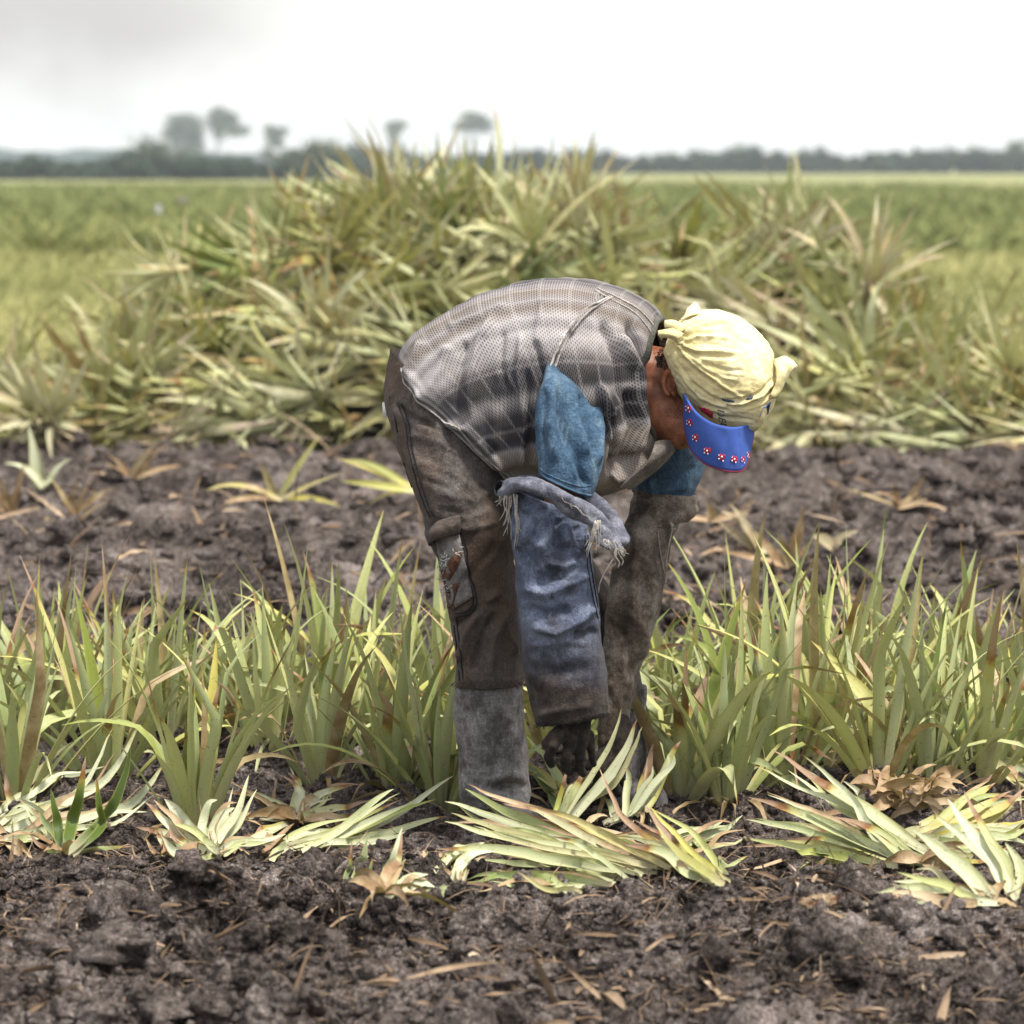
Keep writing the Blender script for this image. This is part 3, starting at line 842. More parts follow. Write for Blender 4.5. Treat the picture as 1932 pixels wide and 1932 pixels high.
# collar band: a tube round the neck opening
acc = Acc()
ring = vest_l.G[-1]; nrm = vest_l.N[-1]
rp = np.concatenate([ring, ring[:2]]) - np.concatenate([nrm, nrm[:2]]) * .002
tube(acc, rp[::4], .0085, 8)
link('collar', acc.mesh('collar', M['collar']), vest)
# loose front edge with the button placket, hanging under the chin
acc = Acc()
outer = catmull(np.array([P(*q) for q in ((1272, 833, -.05), (1272, 850, -.06), (1240, 884, -.07), (1200, 915, -.08), (1186, 922, -.08))]), np.linspace(0, 4, 24))
inner = catmull(np.array([P(*q) for q in ((1236, 834, -.10), (1226, 862, -.12), (1206, 886, -.13), (1182, 908, -.12), (1166, 920, -.11))]), np.linspace(0, 4, 24))
rows = []
for k in range(9):
    t = k / 8
    r = inner * (1 - t) + outer * t
    r = r + np.array([0, -.012, .004]) * math.sin(math.pi * t)
    rows.append(r)
sheet(acc, rows, .006)
link('placket', acc.mesh('placket', M['lapel']), vest)

# --- teal shirt sleeves
SL1 = [(1030, 680, 1080, 690, -.10, .085, 2.1, .05, 0, -.05), (1024, 716, 1118, 730, -.155, .078, 2.1, .05, 0, -.06), (1012, 768, 1134, 783, -.200, .066, 2.2, .05, 0, -.045), (1011, 820, 1141, 842, -.242, .060, 2.3, .05, 0, -.02),
       (1014, 870, 1132, 895, -.262, .060, 2.4, .05, 0), (1017, 893, 1117, 938, -.268, .058, 2.5, .05, 0)]
st_s = [([(1052, 720), (1060, 800), (1090, 880), (1112, 925)], -.014, 11), ([(1075, 725), (1085, 800), (1110, 870)], .012, 11), ([(1045, 725), (1040, 800), (1050, 880)], .008, 12),
        ([(1095, 740), (1108, 800), (1125, 860)], -.012, 9), ([(1030, 730), (1022, 790), (1025, 860)], -.005, 9), ([(1066, 770), (1078, 850), (1092, 910)], .008, 8), ([(1122, 760), (1132, 810), (1128, 880)], .010, 8)]
slv1 = Loft(SL1, 96, 100, noise_disp(.003, 1.5, 3, 8, .0015, 25), [(p_, a_, w_ * .7) for p_, a_, w_ in st_s], sw=1.25)
s1 = slv1.build('shirt_sleeve', M['tee'], body, rim_start=0)
acc = Acc(); line_on(slv1, [(1016, 880), (1030, 893), (1060, 907), (1095, 918), (1115, 916)], .0016, .0003, acc=acc, res=40)
line_on(slv1, [(1017, 891), (1035, 905), (1065, 921), (1098, 932), (1116, 935)], .0024, .0004, acc=acc, res=40)
link('sleeve_hem', acc.mesh('sleeve_hem', M['tee']), s1)
SL2 = [(1165, 735, 1265, 720, .10, .10), (1185, 800, 1300, 775, .17, .085), (1192, 850, 1332, 840, .2, .078), (1198, 895, 1326, 890, .2, .075), (1203, 930, 1304, 944, .2, .07)]
slv2 = Loft(SL2, 72, 70, noise_disp(.004, 1.5, 3, 12, .002, 25), [([(1230, 880), (1265, 870), (1310, 850)], .01, 8), ([(1225, 915), (1265, 905), (1315, 880)], -.009, 8), ([(1220, 935), (1260, 925), (1305, 915)], .007, 7)])
slv2.build('shirt_sleeve', M['tee'], body, rim_start=0)

# --- denim arm guard on the near arm
G1 = [(972, 925, 1100, 965, -.282, .058, 2.2, .05, 0), (966, 955, 1108, 992, -.285, .064, 2.2, .05, 0), (964, 990, 1113, 1012, -.29, .068, 2.3, .05, 0), (971, 1060, 1119, 1068, -.295, .070, 2.4, .05, 0), (977, 1140, 1129, 1142, -.30, .070, 2.4, .05, 0), (985, 1225, 1137, 1222, -.30, .068, 2.5, .05, 0),
      (996, 1300, 1145, 1290, -.30, .066, 2.6, .05, 0), (1012, 1366, 1148, 1344, -.30, .062, 2.6, .05, 0)]
stg = [([(1040, 975), (1035, 1010), (1015, 1040)], .010, 8), ([(1060, 985), (1070, 1020), (1095, 1050)], .009, 8), ([(1000, 985), (990, 1010), (980, 1040)], .007, 8), ([(1050, 975), (1052, 1015), (1055, 1040)], -.009, 9), ([(1085, 990), (1098, 1030), (1100, 1060)], -.006, 8),
       ([(985, 1110), (1030, 1120), (1080, 1100), (1115, 1080)], .007, 10), ([(1000, 1180), (1050, 1195), (1095, 1170), (1125, 1140)], .009, 9), ([(990, 1150), (1030, 1160), (1080, 1150)], -.008, 11), ([(995, 1215), (1040, 1215), (1085, 1205)], .005, 10),
       ([(1080, 1190), (1105, 1200), (1125, 1185)], -.008, 10), ([(1005, 1100), (1040, 1090), (1070, 1075)], -.006, 12), ([(1010, 1350), (1060, 1340), (1120, 1330)], .004, 8), ([(1030, 1060), (1060, 1070), (1090, 1060)], .006, 8),
       ([(1000, 1260), (1050, 1270), (1120, 1255)], -.005, 12)]
gd1 = Loft(G1, 110, 150, noise_disp(.005, 1.6, 6, 15, .0025, 24), stg, sw=1.7)
gu1 = gd1.build('arm_guard', M['denim'], body)
gu1['label'] = 'faded blue denim arm guard'
acc = Acc()
line_on(gd1, [(1108, 1010), (1113, 1060), (1121, 1110), (1130, 1160)], .0018, .0008, acc=acc, res=30); line_on(gd1, [(1103, 1010), (1107, 1060), (1116, 1115), (1128, 1168)], .0012, .0008, acc=acc, res=30)
link('seam_stitching', acc.mesh('seam_stitching', M['trouser_dark']), gu1)
acc = Acc()
for k in range(130):
    t = rnd.random(); x = 1012 + t * 136; y = 1365 - t * 21
    p, nn = gd1.find(x, y, .0); l = rnd.uniform(.004, .012)
    tube(acc, [p, p + nn * .002 + np.array([rnd.uniform(-.004, .004), 0, -l * .5]), p + nn * .003 + np.array([rnd.uniform(-.007, .007), 0, -l])], .0008, 3)
link('frayed_cuff', acc.mesh('frayed_cuff', M['glove']), gu1)
# the rolled, twisted top of the guard
acc = Acc()
path = [P(*q) for q in ((955, 925, -.30), (975, 914, -.335), (1005, 916, -.362), (1045, 934, -.372), (1085, 957, -.372), (1120, 980, -.36), (1150, 1010, -.34), (1163, 1020, -.31), (1150, 985, -.24), (1110, 945, -.20), (1050, 915, -.20), (990, 912, -.23), (960, 920, -.27), (955, 925, -.30))]
path = catmull(np.array(path), np.linspace(0, len(path) - 1, 150))
T = np.gradient(path, axis=0); T /= np.linalg.norm(T, axis=1)[:, None]
V = []; nu = 24
for i, p in enumerate(path):
    a = np.cross(T[i], [0, -.3, .95]); a /= np.linalg.norm(a); b = np.cross(T[i], a)
    for k in range(nu):
        t = 2 * math.pi * k / nu
        r = .0195 * (1 + .22 * math.sin(2 * t + i * .10) + .14 * math.sin(3 * t - i * .23 + 1)) + .002 * math.sin(i * .31)
        V.append(p + r * (math.cos(t) * a + math.sin(t) * b * .85))
V = np.array(V); V += (.003 * fbm(V * 45, 3))[:, None] * np.array([.4, -.6, .6])
F = [(i * nu + k, i * nu + (k + 1) % nu, (i + 1) * nu + (k + 1) % nu, (i + 1) * nu + k) for i in range(149) for k in range(nu)]
acc.add(V, F)
# loose hanging end of the roll
rows = catmull(np.array([[P(1128, 985, -.36), P(1150, 1000, -.36), P(1165, 1015, -.35)], [P(1118, 1005, -.37), P(1140, 1020, -.37), P(1172, 1028, -.36)], [P(1124, 1022, -.37), P(1146, 1036, -.375), P(1178, 1038, -.36)]]), np.linspace(0, 2, 9))
rows = np.array([catmull(r, np.linspace(0, 2, 9)) for r in rows]); rows += (.005 * perlin(rows * 40))[..., None] * np.array([0, -1, 0])
sheet(acc, rows, .005)
roll = link('rolled_cuff', acc.mesh('rolled_cuff', M['denim_roll']), gu1)
acc = Acc()
def fray(x, y, Y, n, l0, l1, sx=0, spread=7):
    for k in range(n):
        p = P(x + rnd.uniform(-spread, spread), y + rnd.uniform(-4, 4), Y); l = rnd.uniform(l0, l1); dx = sx + rnd.uniform(-.012, .012)
        tube(acc, [p, p + np.array([dx * .3 + rnd.uniform(-.006, .006), -.004, -l * .35]), p + np.array([dx * .6 + rnd.uniform(-.006, .006), -.002, -l * .7]), p + np.array([dx, rnd.uniform(-.006, .006), -l])], rnd.uniform(.0008, .0016), 4, .5, res=9)
fray(962, 925, -.335, 9, .05, .10, -.006); fray(972, 935, -.345, 7, .06, .115, .003, 5); fray(952, 930, -.32, 5, .015, .03, -.01, 3)
link('frayed_thread', acc.mesh('frayed_thread', M['thread']), roll)
acc = Acc()
fray(1128, 985, -.385, 16, .04, .075, -.012, 6); fray(1150, 1020, -.385, 10, .015, .03, .006, 10); fray(1172, 1034, -.37, 9, .008, .022, .008, 6); fray(1165, 1034, -.37, 3, .03, .05, .002, 4)
tube(acc, [P(1170, 1036, -.37), P(1160, 1050, -.372), P(1150, 1065, -.372), P(1140, 1082, -.37), P(1132, 1100, -.365), P(1129, 1118, -.36)], .0011, 4, res=16)
link('frayed_thread', acc.mesh('frayed_thread', M['thread']), roll)
acc = Acc()
for c in ((1075, 945), (1095, 962), (1060, 938)):
    p = P(c[0], c[1], -.392)
    tube(acc, [p, p + np.array([.004, -.004, -.008]), p + np.array([.014, -.006, -.012]), p + np.array([.02, -.004, -.022])], .0009, 4, res=9)
link('frayed_thread', acc.mesh('frayed_thread', M['thread']), roll)

# --- brown arm guard on the far arm
G2 = [(1198, 945, 1300, 955, .17, .062), (1182, 985, 1283, 985, .15, .066), (1170, 1030, 1266, 1020, .13, .068), (1158, 1090, 1258, 1075, .11, .068), (1146, 1160, 1245, 1145, .10, .066), (1138, 1230, 1222, 1222, .09, .062), (1134, 1300, 1199, 1300, .08, .05),
      (1130, 1380, 1184, 1384, .06, .044), (1134, 1405, 1180, 1408, .06, .042)]
gd2 = Loft(G2, 90, 150, noise_disp(.006, 1.6, 6, 21, .003, 24), [([(1205, 990), (1195, 1100), (1200, 1200)], .009, 10), ([(1240, 1010), (1228, 1080), (1200, 1150)], -.007, 10), ([(1180, 1150), (1210, 1190), (1215, 1250)], .010, 9), ([(1160, 1180), (1190, 1220), (1195, 1290)], -.009, 9),
                                                                 ([(1165, 1060), (1160, 1120), (1150, 1180)], .008, 9), ([(1150, 1280), (1170, 1330), (1165, 1380)], .007, 8), ([(1185, 1310), (1180, 1350), (1175, 1395)], -.007, 7), ([(1225, 1060), (1232, 1110), (1222, 1170)], .007, 8)], sw=1.25)
gu2 = gd2.build('arm_guard', M['guard_brown'], body)
gu2['label'] = 'muddy brown canvas arm guard'
C2_ = [(1192, 922, 1312, 934, .19, .075, 2.2, .05, 0), (1193, 940, 1318, 950, .185, .08, 2.2, .05, 0), (1186, 965, 1314, 968, .175, .08, 2.2, .05, 0), (1180, 990, 1296, 985, .16, .078, 2.2, .05, 0)]
cuff2 = Loft(C2_, 72, 30, noise_disp(.007, 2.2, 3, 25, .003, 25))
cuff2.build('folded_cuff', M['guard_brown'], gu2)
acc = Acc()
line_on(gd2, [(1240, 1000), (1246, 1050), (1256, 1100)], .0012, .002, acc=acc, res=20)
tube(acc, [P(1266, 985, .08), P(1268, 1000, .075), P(1262, 1030, .07), P(1256, 1068, .065)], .0011, 4, res=16)
for k in range(6): tube(acc, [P(1262 + k, 985 + 3 * k, .08), P(1270 + k, 992 + rnd.uniform(-4, 6), .08)], .001, 3)
link('frayed_thread', acc.mesh('frayed_thread', M['thread']), gu2)

# --- gloves: palm, four unequal bent fingers and a thumb leaving the side of the palm
def glove(wrist, palm_end, Yw, Yp, fingers, thumb):
    w, p = P(*wrist, Yw), P(*palm_end, Yp)
    parts = [('c', w, w + (p - w) * .4, .034, .036), ('c', w + (p - w) * .4, p, .035, .030)]
    # spread the knuckles across the palm
    for ch in fingers:
        pts = [P(*q) for q in ch[:-1]]; r = ch[-1]
        for k in range(len(pts) - 1):
            parts.append(('c', pts[k], pts[k + 1], r * (1 - .08 * k), r * (1 - .08 * (k + 1))))
    pts = [P(*q) for q in thumb[:-1]]; r = thumb[-1]
    for k in range(len(pts) - 1):
        parts.append(('c', pts[k], pts[k + 1], r * (1.15 - .15 * k), r * (1 - .15 * k)))
    g = capsules(parts, .0036, 'glove', M['glove'], 3)
    g.parent = body
    return g
glove((1084, 1312), (1085, 1392), -.30, -.30,
      [((1062, 1383, -.335), (1044, 1408, -.35), (1034, 1428, -.34), (1040, 1442, -.325), .0118), ((1080, 1392, -.325), (1068, 1425, -.34), (1066, 1446, -.325), (1074, 1456, -.31), .0122),
       ((1098, 1394, -.31), (1094, 1428, -.325), (1094, 1450, -.31), (1100, 1459, -.298), .0118), ((1113, 1386, -.29), (1116, 1414, -.30), (1118, 1434, -.29), (1120, 1442, -.28), .0095)],
      ((1064, 1372, -.32), (1044, 1388, -.335), (1030, 1404, -.335), .0118))
glove((1163, 1372), (1155, 1440), .06, .03,
      [((1140, 1430, -.0), (1128, 1455, -.02), (1126, 1478, -.01), (1134, 1490, .0), .0115), ((1152, 1440, -.005), (1142, 1468, -.02), (1142, 1490, -.01), (1150, 1500, .0), .0122),
       ((1164, 1440, .0), (1158, 1470, -.01), (1160, 1490, -.0), (1166, 1498, .01), .0115), ((1176, 1432, .02), (1174, 1458, .01), (1174, 1474, .015), (1178, 1482, .02), .0094)],
      ((1142, 1420, .0), (1122, 1432, -.015), (1108, 1446, -.02), .0115))

# --- cap with printed visor
A_ = [(1290, 742, -.115), (1312, 776, -.150), (1345, 798, -.165), (1382, 806, -.150), (1422, 800, -.06)]
B_ = [(1291, 757, -.105), (1291, 795, -.105), (1296, 825, -.115), (1306, 851, -.130), (1330, 874, -.145), (1365, 887, -.145), (1392, 889, -.125), (1405, 882, -.105), (1414, 856, -.07), (1420, 825, -.04), (1422, 806, -.03)]
a_ = catmull(np.array([P(*q) for q in A_]), np.linspace(0, 4, 41)); b_ = catmull(np.array([P(*q) for q in B_]), np.linspace(0, 10, 41))
rows = []
for k in range(15):
    t = k / 14
    r = a_ * (1 - t) + b_ * t
    r = r + np.array([0, -.005, 0]) * math.sin(math.pi * t) * np.sin(np.linspace(0, math.pi, 41))[:, None]
    rows.append(r)
VIS = np.array(rows)
acc = Acc(); sheet(acc, VIS, .004)
# crown of the cap under the scarf
dome = capsules([('e', H(.0, 0, .045), Hm(.098, .082, .075))], .006, 'cap', M['visor'], 2)
dome.parent = body
acc_v = acc
vis = link('visor', acc.mesh('visor', M['visor']), dome)
acc = Acc(); tube(acc, b_, .0027, 6); vis_e = link('visor_edging', acc.mesh('visor_edging', M['visor_edge']), dome)
def vis_pt(px, py, off=.003):
    q = proj(VIS); d = np.hypot(q[..., 0] - px, q[..., 1] - py); i, j = np.unravel_index(d.argmin(), d.shape)
    k = np.argsort(d.ravel())[:4]; w = 1 / (d.ravel()[k] + .2); w /= w.sum()
    p = (VIS.reshape(-1, 3)[k] * w[:, None]).sum(0)
    i = min(max(i, 1), 13); j = min(max(j, 1), 39)
    n = np.cross(VIS[i, j + 1] - VIS[i, j - 1], VIS[i + 1, j] - VIS[i - 1, j]); n /= np.linalg.norm(n)
    if n[1] > 0: n = -n
    return p + n * off, n
accr, accw = Acc(), Acc()
def disc(acc, c, n, r, k=8, sq=1.0):
    a = np.cross(n, [.2, .1, .97]); a /= np.linalg.norm(a); b = np.cross(n, a)
    V = [c + r * (math.cos(t) * a * sq + math.sin(t) * b) for t in np.linspace(0, 2 * math.pi, k, endpoint=False)]
    V += [v - n * .0008 for v in V]
    acc.add(V, [tuple(range(k)), tuple(range(2 * k - 1, k - 1, -1))] + [(i, i + k, (i + 1) % k + k, (i + 1) % k) for i in range(k)])
CC = lambda cx, cy: ((1250 + cx / 5.52) * .966, (580 + cy / 5.52) * .966)
for cx, cy, sq in ((540, 1200, .9), (550, 1350, .9), (610, 1512, .9), (730, 1652, .95), (875, 1722, 1), (1005, 1745, 1), (1095, 1752, .6), (1150, 1700, .4)):
    x, y = CC(cx, cy)
    for k in range(5):
        a = 2 * math.pi * k / 5 + .5
        c, n_ = vis_pt(x + 4.4 * sq * math.cos(a), y + 4.4 * math.sin(a), .0036); disc(accr, c, n_, .0030, 8, sq)
    c, n_ = vis_pt(x, y, .0036); disc(accr, c, n_, .0032, 8, sq)
    for dx, dy, r in ((0, 0, .0022), (-4.6, 3.4, .0017), (2.2, 6.2, .0017), (-4.8, -3.6, .0013)):
        c, n_ = vis_pt(x + dx * sq, y + dy, .0046); disc(accw, c, n_, r, 8, sq)
fl = link('flower_print', accr.mesh('flower_print', M['red']), dome)
link('dot_print', accw.mesh('dot_print', M['dot']), dome)

# --- headscarf
SC = [(1262, 632, 1252, 668, -.06, .035, 2, .1, 0), (1281, 607, 1262, 694, -.05, .075, 2, .12, 0), (1312, 589, 1272, 724, -.035, .102, 2, .14, 0), (1352, 585, 1287, 752, -.025, .116, 2.05, .14, 0), (1392, 598, 1306, 776, -.02, .12, 2.1, .12, 0), (1430, 624, 1335, 797, -.02, .116, 2.1, .1, 0),
      (1456, 662, 1372, 811, -.02, .106, 2.1, .08, 0), (1466, 712, 1402, 816, -.02, .088, 2.1, .06, 0), (1464, 752, 1424, 812, -.02, .062, 2.1, .03, 0), (1452, 776, 1437, 800, -.02, .03, 2, .02, 0)]
cl = lambda pts: [CC(*p) for p in pts]
fold = [(cl([(400, 490), (470, 620), (640, 770), (880, 940), (1060, 1060), (1150, 1075)]), .0065, 4.5), (cl([(390, 520), (440, 650), (600, 800), (850, 970), (1020, 1090)]), -.006, 4),
        (cl([(420, 510), (600, 580), (800, 575), (1100, 600)]), .006, 4.5), (cl([(430, 540), (620, 620), (820, 640), (1050, 660)]), -.005, 5),
        (cl([(360, 500), (385, 700), (490, 900), (650, 1080), (820, 1160), (1000, 1200), (1300, 1205)]), .006, 4), (cl([(375, 500), (430, 720), (560, 920), (740, 1060), (900, 1130)]), -.005, 4.5),
        (cl([(450, 470), (600, 425), (800, 425), (1000, 450)]), .005, 4.5), (cl([(470, 440), (620, 385), (800, 390)]), -.006, 4.5), (cl([(430, 410), (550, 330), (800, 262), (950, 260)]), .006, 5),
        (cl([(430, 370), (560, 290), (760, 240)]), -.005, 4.5), (cl([(500, 610), (700, 765), (900, 860), (1080, 910)]), .0055, 5), (cl([(520, 590), (720, 720), (920, 790), (1150, 800)]), -.004, 6),
        (cl([(900, 1150), (1100, 1145), (1300, 1060), (1450, 900), (1480, 800)]), .008, 4.5), (cl([(900, 1180), (1100, 1185), (1320, 1100), (1470, 950)]), -.006, 4.5),
        (cl([(700, 1240), (950, 1310), (1250, 1330)]), -.004, 4), (cl([(650, 1190), (900, 1240), (1300, 1245)]), .004, 4), (cl([(340, 620), (370, 760), (440, 900), (540, 1060), (640, 1150)]), .004, 4),
        (cl([(310, 620), (340, 760), (400, 880)]), -.004, 4), (cl([(550, 520), (700, 500), (900, 520)]), -.004, 5), (cl([(640, 700), (840, 830), (1000, 870)]), -.0035, 5), (cl([(800, 930), (1000, 1010), (1200, 1010)]), .003, 6),
        (cl([(760, 1110), (950, 1120), (1200, 1080), (1400, 960)]), -.004, 5)]
fine = []
for pl_, a_m, w_ in fold:
    for sg in (1, -1):
        dx = rnd.uniform(4, 8) * sg; fine.append(([(x + dx * .3, y + dx) for x, y in pl_], -a_m * rnd.uniform(.25, .5), w_ * rnd.uniform(.45, .65)))
scl = Loft(SC, 260, 220, lambda U, V, G: .0025 * fbm(G * 22 + 5, 3) + .0015 * fbm(G * 60 + 9, 2), [(p_, a_m, w_ * .85) for p_, a_m, w_ in fold] + fine, sw=.78)
scarf = scl.build('headscarf', M['scarf'], body, cap_start=True, cap_end=True, rim_start=0, rim_end=0)
acc = Acc()
def flap(rows_px, thick=.0018, wav=.006):
    rows = np.array([[P(*q) for q in r] for r in rows_px])
    rows = catmull(rows, np.linspace(0, len(rows) - 1, 12)); rows = np.array([catmull(r, np.linspace(0, len(r) - 1, 12)) for r in rows])
    rows += (wav * perlin(rows * 55))[..., None] * np.array([.3, -.9, .3])
    sheet(acc, rows, thick)
c3 = lambda cx, cy, Y: (*CC(cx, cy), Y)
flap([[c3(470, 400, -.15), c3(430, 450, -.165), c3(400, 490, -.16)], [c3(360, 340, -.155), c3(340, 400, -.175), c3(340, 450, -.165)], [c3(230, 360, -.14), c3(215, 400, -.155), c3(240, 440, -.15)], [c3(185, 372, -.13), c3(200, 420, -.14), c3(235, 470, -.14)]])
flap([[c3(500, 330, -.13), c3(450, 360, -.15), c3(420, 400, -.15)], [c3(400, 260, -.12), c3(380, 300, -.145), c3(370, 350, -.15)], [c3(280, 255, -.10), c3(285, 290, -.12), c3(300, 330, -.13)], [c3(262, 262, -.09), c3(266, 300, -.11), c3(272, 335, -.12)]])
flap([[c3(700, 180, -.06), c3(560, 200, -.09), c3(430, 250, -.1)], [c3(650, 140, -.05), c3(570, 150, -.08), c3(480, 200, -.085)], [c3(640, 120, -.04), c3(580, 90, -.065), c3(510, 130, -.07)], [c3(610, 80, -.03), c3(592, 58, -.05), c3(560, 85, -.055)]])
knot_acc = acc; acc = Acc()
flap([[c3(1450, 670, -.06), c3(1470, 820, -.09), c3(1450, 960, -.10), c3(1380, 1080, -.10)], [c3(1500, 655, -.055), c3(1525, 790, -.095), c3(1500, 960, -.10), c3(1440, 1100, -.10)], [c3(1565, 635, -.05), c3(1580, 760, -.085), c3(1545, 930, -.09), c3(1480, 1080, -.09)],
      [c3(1630, 670, -.045), c3(1625, 750, -.06), c3(1570, 880, -.07), c3(1500, 1050, -.075)], [c3(1705, 748, -.04), c3(1660, 775, -.05), c3(1590, 860, -.06), c3(1515, 1030, -.065)]], .002, .007)
link('scarf_tail', acc.mesh('scarf_tail', M['scarf']), scarf); acc = knot_acc
for pts, r in ((((395, 470), (430, 440), (455, 420)), .008), (((400, 490), (430, 495), (470, 505)), .006), (((380, 455), (370, 420), (360, 390)), .007)):
    tube(acc, [P(*CC(*p), -.158) for p in pts], r, 8, .3, res=8)
link('knot', acc.mesh('knot', M['scarf']), scarf)
# faded prints on the cloth
def decal(rows_px, mat, name, off=.0018):
    acc = Acc(); sheet(acc, [[scl.find(*CC(*q), off)[0] for q in r] for r in rows_px], .0012)
    return link(name, acc.mesh(name, mat), scarf)
decal([[(625, 1175), (640, 1190)], [(650, 1185), (670, 1230)], [(700, 1195), (720, 1262)], [(750, 1215), (760, 1290)], [(785, 1240), (790, 1305)]], M['red'], 'red_print')
decal([[(885, 1085), (890, 1105)], [(930, 1098), (925, 1128)], [(980, 1118), (960, 1138)], [(1020, 1132), (1010, 1140)]], M['navy'], 'dark_print')
decal([[(1180, 1062), (1140, 1112)], [(1205, 1066), (1170, 1110)], [(1225, 1072), (1215, 1100)]], M['navy'], 'dark_print')
decal([[(1320, 1190), (1285, 1290)], [(1360, 1165), (1320, 1300)], [(1400, 1130), (1370, 1260)], [(1415, 1120), (1405, 1190)]], M['blueprint'], 'blue_print')
acc = Acc()
def stroke(pts, r=.0010):
    tube(acc, [scl.find(*CC(*p), .0012)[0] for p in pts], r, 5)
for s_ in ([(840, 1222), (905, 1238)], [(840, 1222), (846, 1262), (862, 1280), (890, 1284), (905, 1268), (905, 1238)],
           [(852, 1300), (920, 1318)], [(852, 1300), (860, 1338)], [(886, 1309), (892, 1342)], [(920, 1318), (926, 1352)], [(872, 1362), (935, 1372)], [(880, 1350), (878, 1376)]):
    stroke(s_)
link('lettering', acc.mesh('lettering', M['navy']), scarf)
# ------------------------------------------------------------------ sky and light
SUN_EL, SUN_AZ = math.radians(66), math.radians(125)     # azimuth clockwise from +Y
w = bpy.data.worlds.new('World'); S.world = w; w.use_nodes = True
nt = w.node_tree; nt.nodes.clear()
N = nt.nodes.new; L = nt.links.new
out = N('ShaderNodeOutputWorld'); bg = N('ShaderNodeBackground'); bg2 = N('ShaderNodeBackground'); addS = N('ShaderNodeAddShader')
sky = N('ShaderNodeTexSky'); sky.sky_type = 'NISHITA'; sky.sun_disc = False
sky.sun_elevation = SUN_EL; sky.sun_rotation = SUN_AZ; sky.air_density = 1.0; sky.dust_density = 3.0
L(sky.outputs[0], bg.inputs[0]); bg.inputs[1].default_value = .05
# the cloud deck: white, brighter overhead, one grey bank low in the north-west
tc = N('ShaderNodeTexCoord'); sx = N('ShaderNodeSeparateXYZ'); L(tc.outputs['Generated'], sx.inputs[0])
def mr(s, a, b, c, d, smoothstep=False):
    x = N('ShaderNodeMapRange'); L(s, x.inputs[0])
    if smoothstep: x.interpolation_type = 'SMOOTHERSTEP'
    for k, v in zip((1, 2, 3, 4), (a, b, c, d)): x.inputs[k].default_value = v
    return x.outputs[0]
def mth(op, a, b):
    x = N('ShaderNodeMath'); x.operation = op
    for i, v in enumerate((a, b)):
        if isinstance(v, (int, float)): x.inputs[i].default_value = v
        else: L(v, x.inputs[i])
    return x.outputs[0]
zen = mr(sx.outputs[2], .0, .9, .84, .98)
no = N('ShaderNodeTexNoise'); no.inputs['Scale'].default_value = 16; no.inputs['Detail'].default_value = 5; no.inputs['Roughness'].default_value = .5
L(tc.outputs['Generated'], no.inputs[0])
wob = mth('MULTIPLY', mth('SUBTRACT', no.outputs[0], .5), .06)
bank = mth('MULTIPLY', mr(mth('ADD', sx.outputs[0], wob), -.026, -.100, 0, 1, True), mr(mth('ADD', sx.outputs[2], wob), .000, .040, 0, 1, True))
bank = mth('MULTIPLY', bank, mr(sx.outputs[2], .10, .2, 1, 0, True))
bank = mth('MULTIPLY', bank, mr(sx.outputs[0], -.5, -.3, 0, 1, True))
mixc = N('ShaderNodeMix'); mixc.data_type = 'RGBA'; L(bank, mixc.inputs[0])
mixc.inputs[6].default_value = (1.0, .985, .955, 1); mixc.inputs[7].default_value = (.50, .475, .47, 1)
L(mixc.outputs[2], bg2.inputs[0]); L(zen, bg2.inputs[1])
L(bg.outputs[0], addS.inputs[0]); L(bg2.outputs[0], addS.inputs[1]); L(addS.outputs[0], out.inputs[0])

sl = bpy.data.lights.new('sun', 'SUN'); sl.energy = 4.9; sl.angle = math.radians(10); sl.color = (1, .945, .86)
so = bpy.data.objects.new('sun', sl); COL.objects.link(so)
d = Vector((math.sin(SUN_AZ) * math.cos(SUN_EL), math.cos(SUN_AZ) * math.cos(SUN_EL), math.sin(SUN_EL)))
so.rotation_euler = d.to_track_quat('Z', 'Y').to_euler(); so.location = (3, -4, 12)

S.view_settings.view_transform = 'Standard'; S.view_settings.look = 'None'; S.view_settings.gamma = 1; S.view_settings.exposure = .44
S.view_settings.use_curve_mapping = False
S.render.engine = 'CYCLES'
S.cycles.max_bounces = 6; S.cycles.diffuse_bounces = 3; S.cycles.glossy_bounces = 2; S.cycles.transmission_bounces = 3; S.cycles.transparent_max_bounces = 4
S.cycles.use_denoising = True

# ------------------------------------------------------------------ ground
def ground_z(x, y, detail=True):
    x = np.asarray(x, float); y = np.asarray(y, float)
    p = np.stack([x, y, np.zeros_like(x)], -1)
    wob = .25 * perlin(p * np.array([.7, .4, 1]) + 5)
    z = .055 * np.exp(-((y + 1.27 + wob * .4) / .2) ** 2)            # furrow crest in front of the cut plants
    z = z + .03 * np.exp(-((y + 1.85 + wob * .5) / .25) ** 2)
    z = z - .03 * np.exp(-((y + .25) / .3) ** 2)
    far = smooth(1.4, 2.6, y) * smooth(16, 13, y)
    z = z + far * (.085 * np.sin(2 * math.pi * (y + wob * 1.2) / 1.3) - .02)
    soil = smooth(18, 14, y)
    z = z + soil * (.05 * perlin(p * 1.9 + 3))
    calm = 1 - .55 * np.exp(-((y + .35) / .55) ** 2)
    if detail:
        r1 = 1 - np.abs(perlin(p * 5.3 + 9)) * 2
        r2 = 1 - np.abs(perlin(p * 13 + 2)) * 2
        near = smooth(7, 3, y)
        z = z + soil * calm * (.050 * r1 + .075 * np.abs(perlin(p * 7 + 7)) + .036 * r2 * np.clip(.6 + perlin(p * 3.1), 0, 1.5))
        z = z + soil * near * (.022 * np.abs(perlin(p * 24)) + .018 * np.abs(perlin(p * 48 + 4)) + .009 * perlin(p * 90 + 1))
    return z - (.075 if detail else .02) * soil

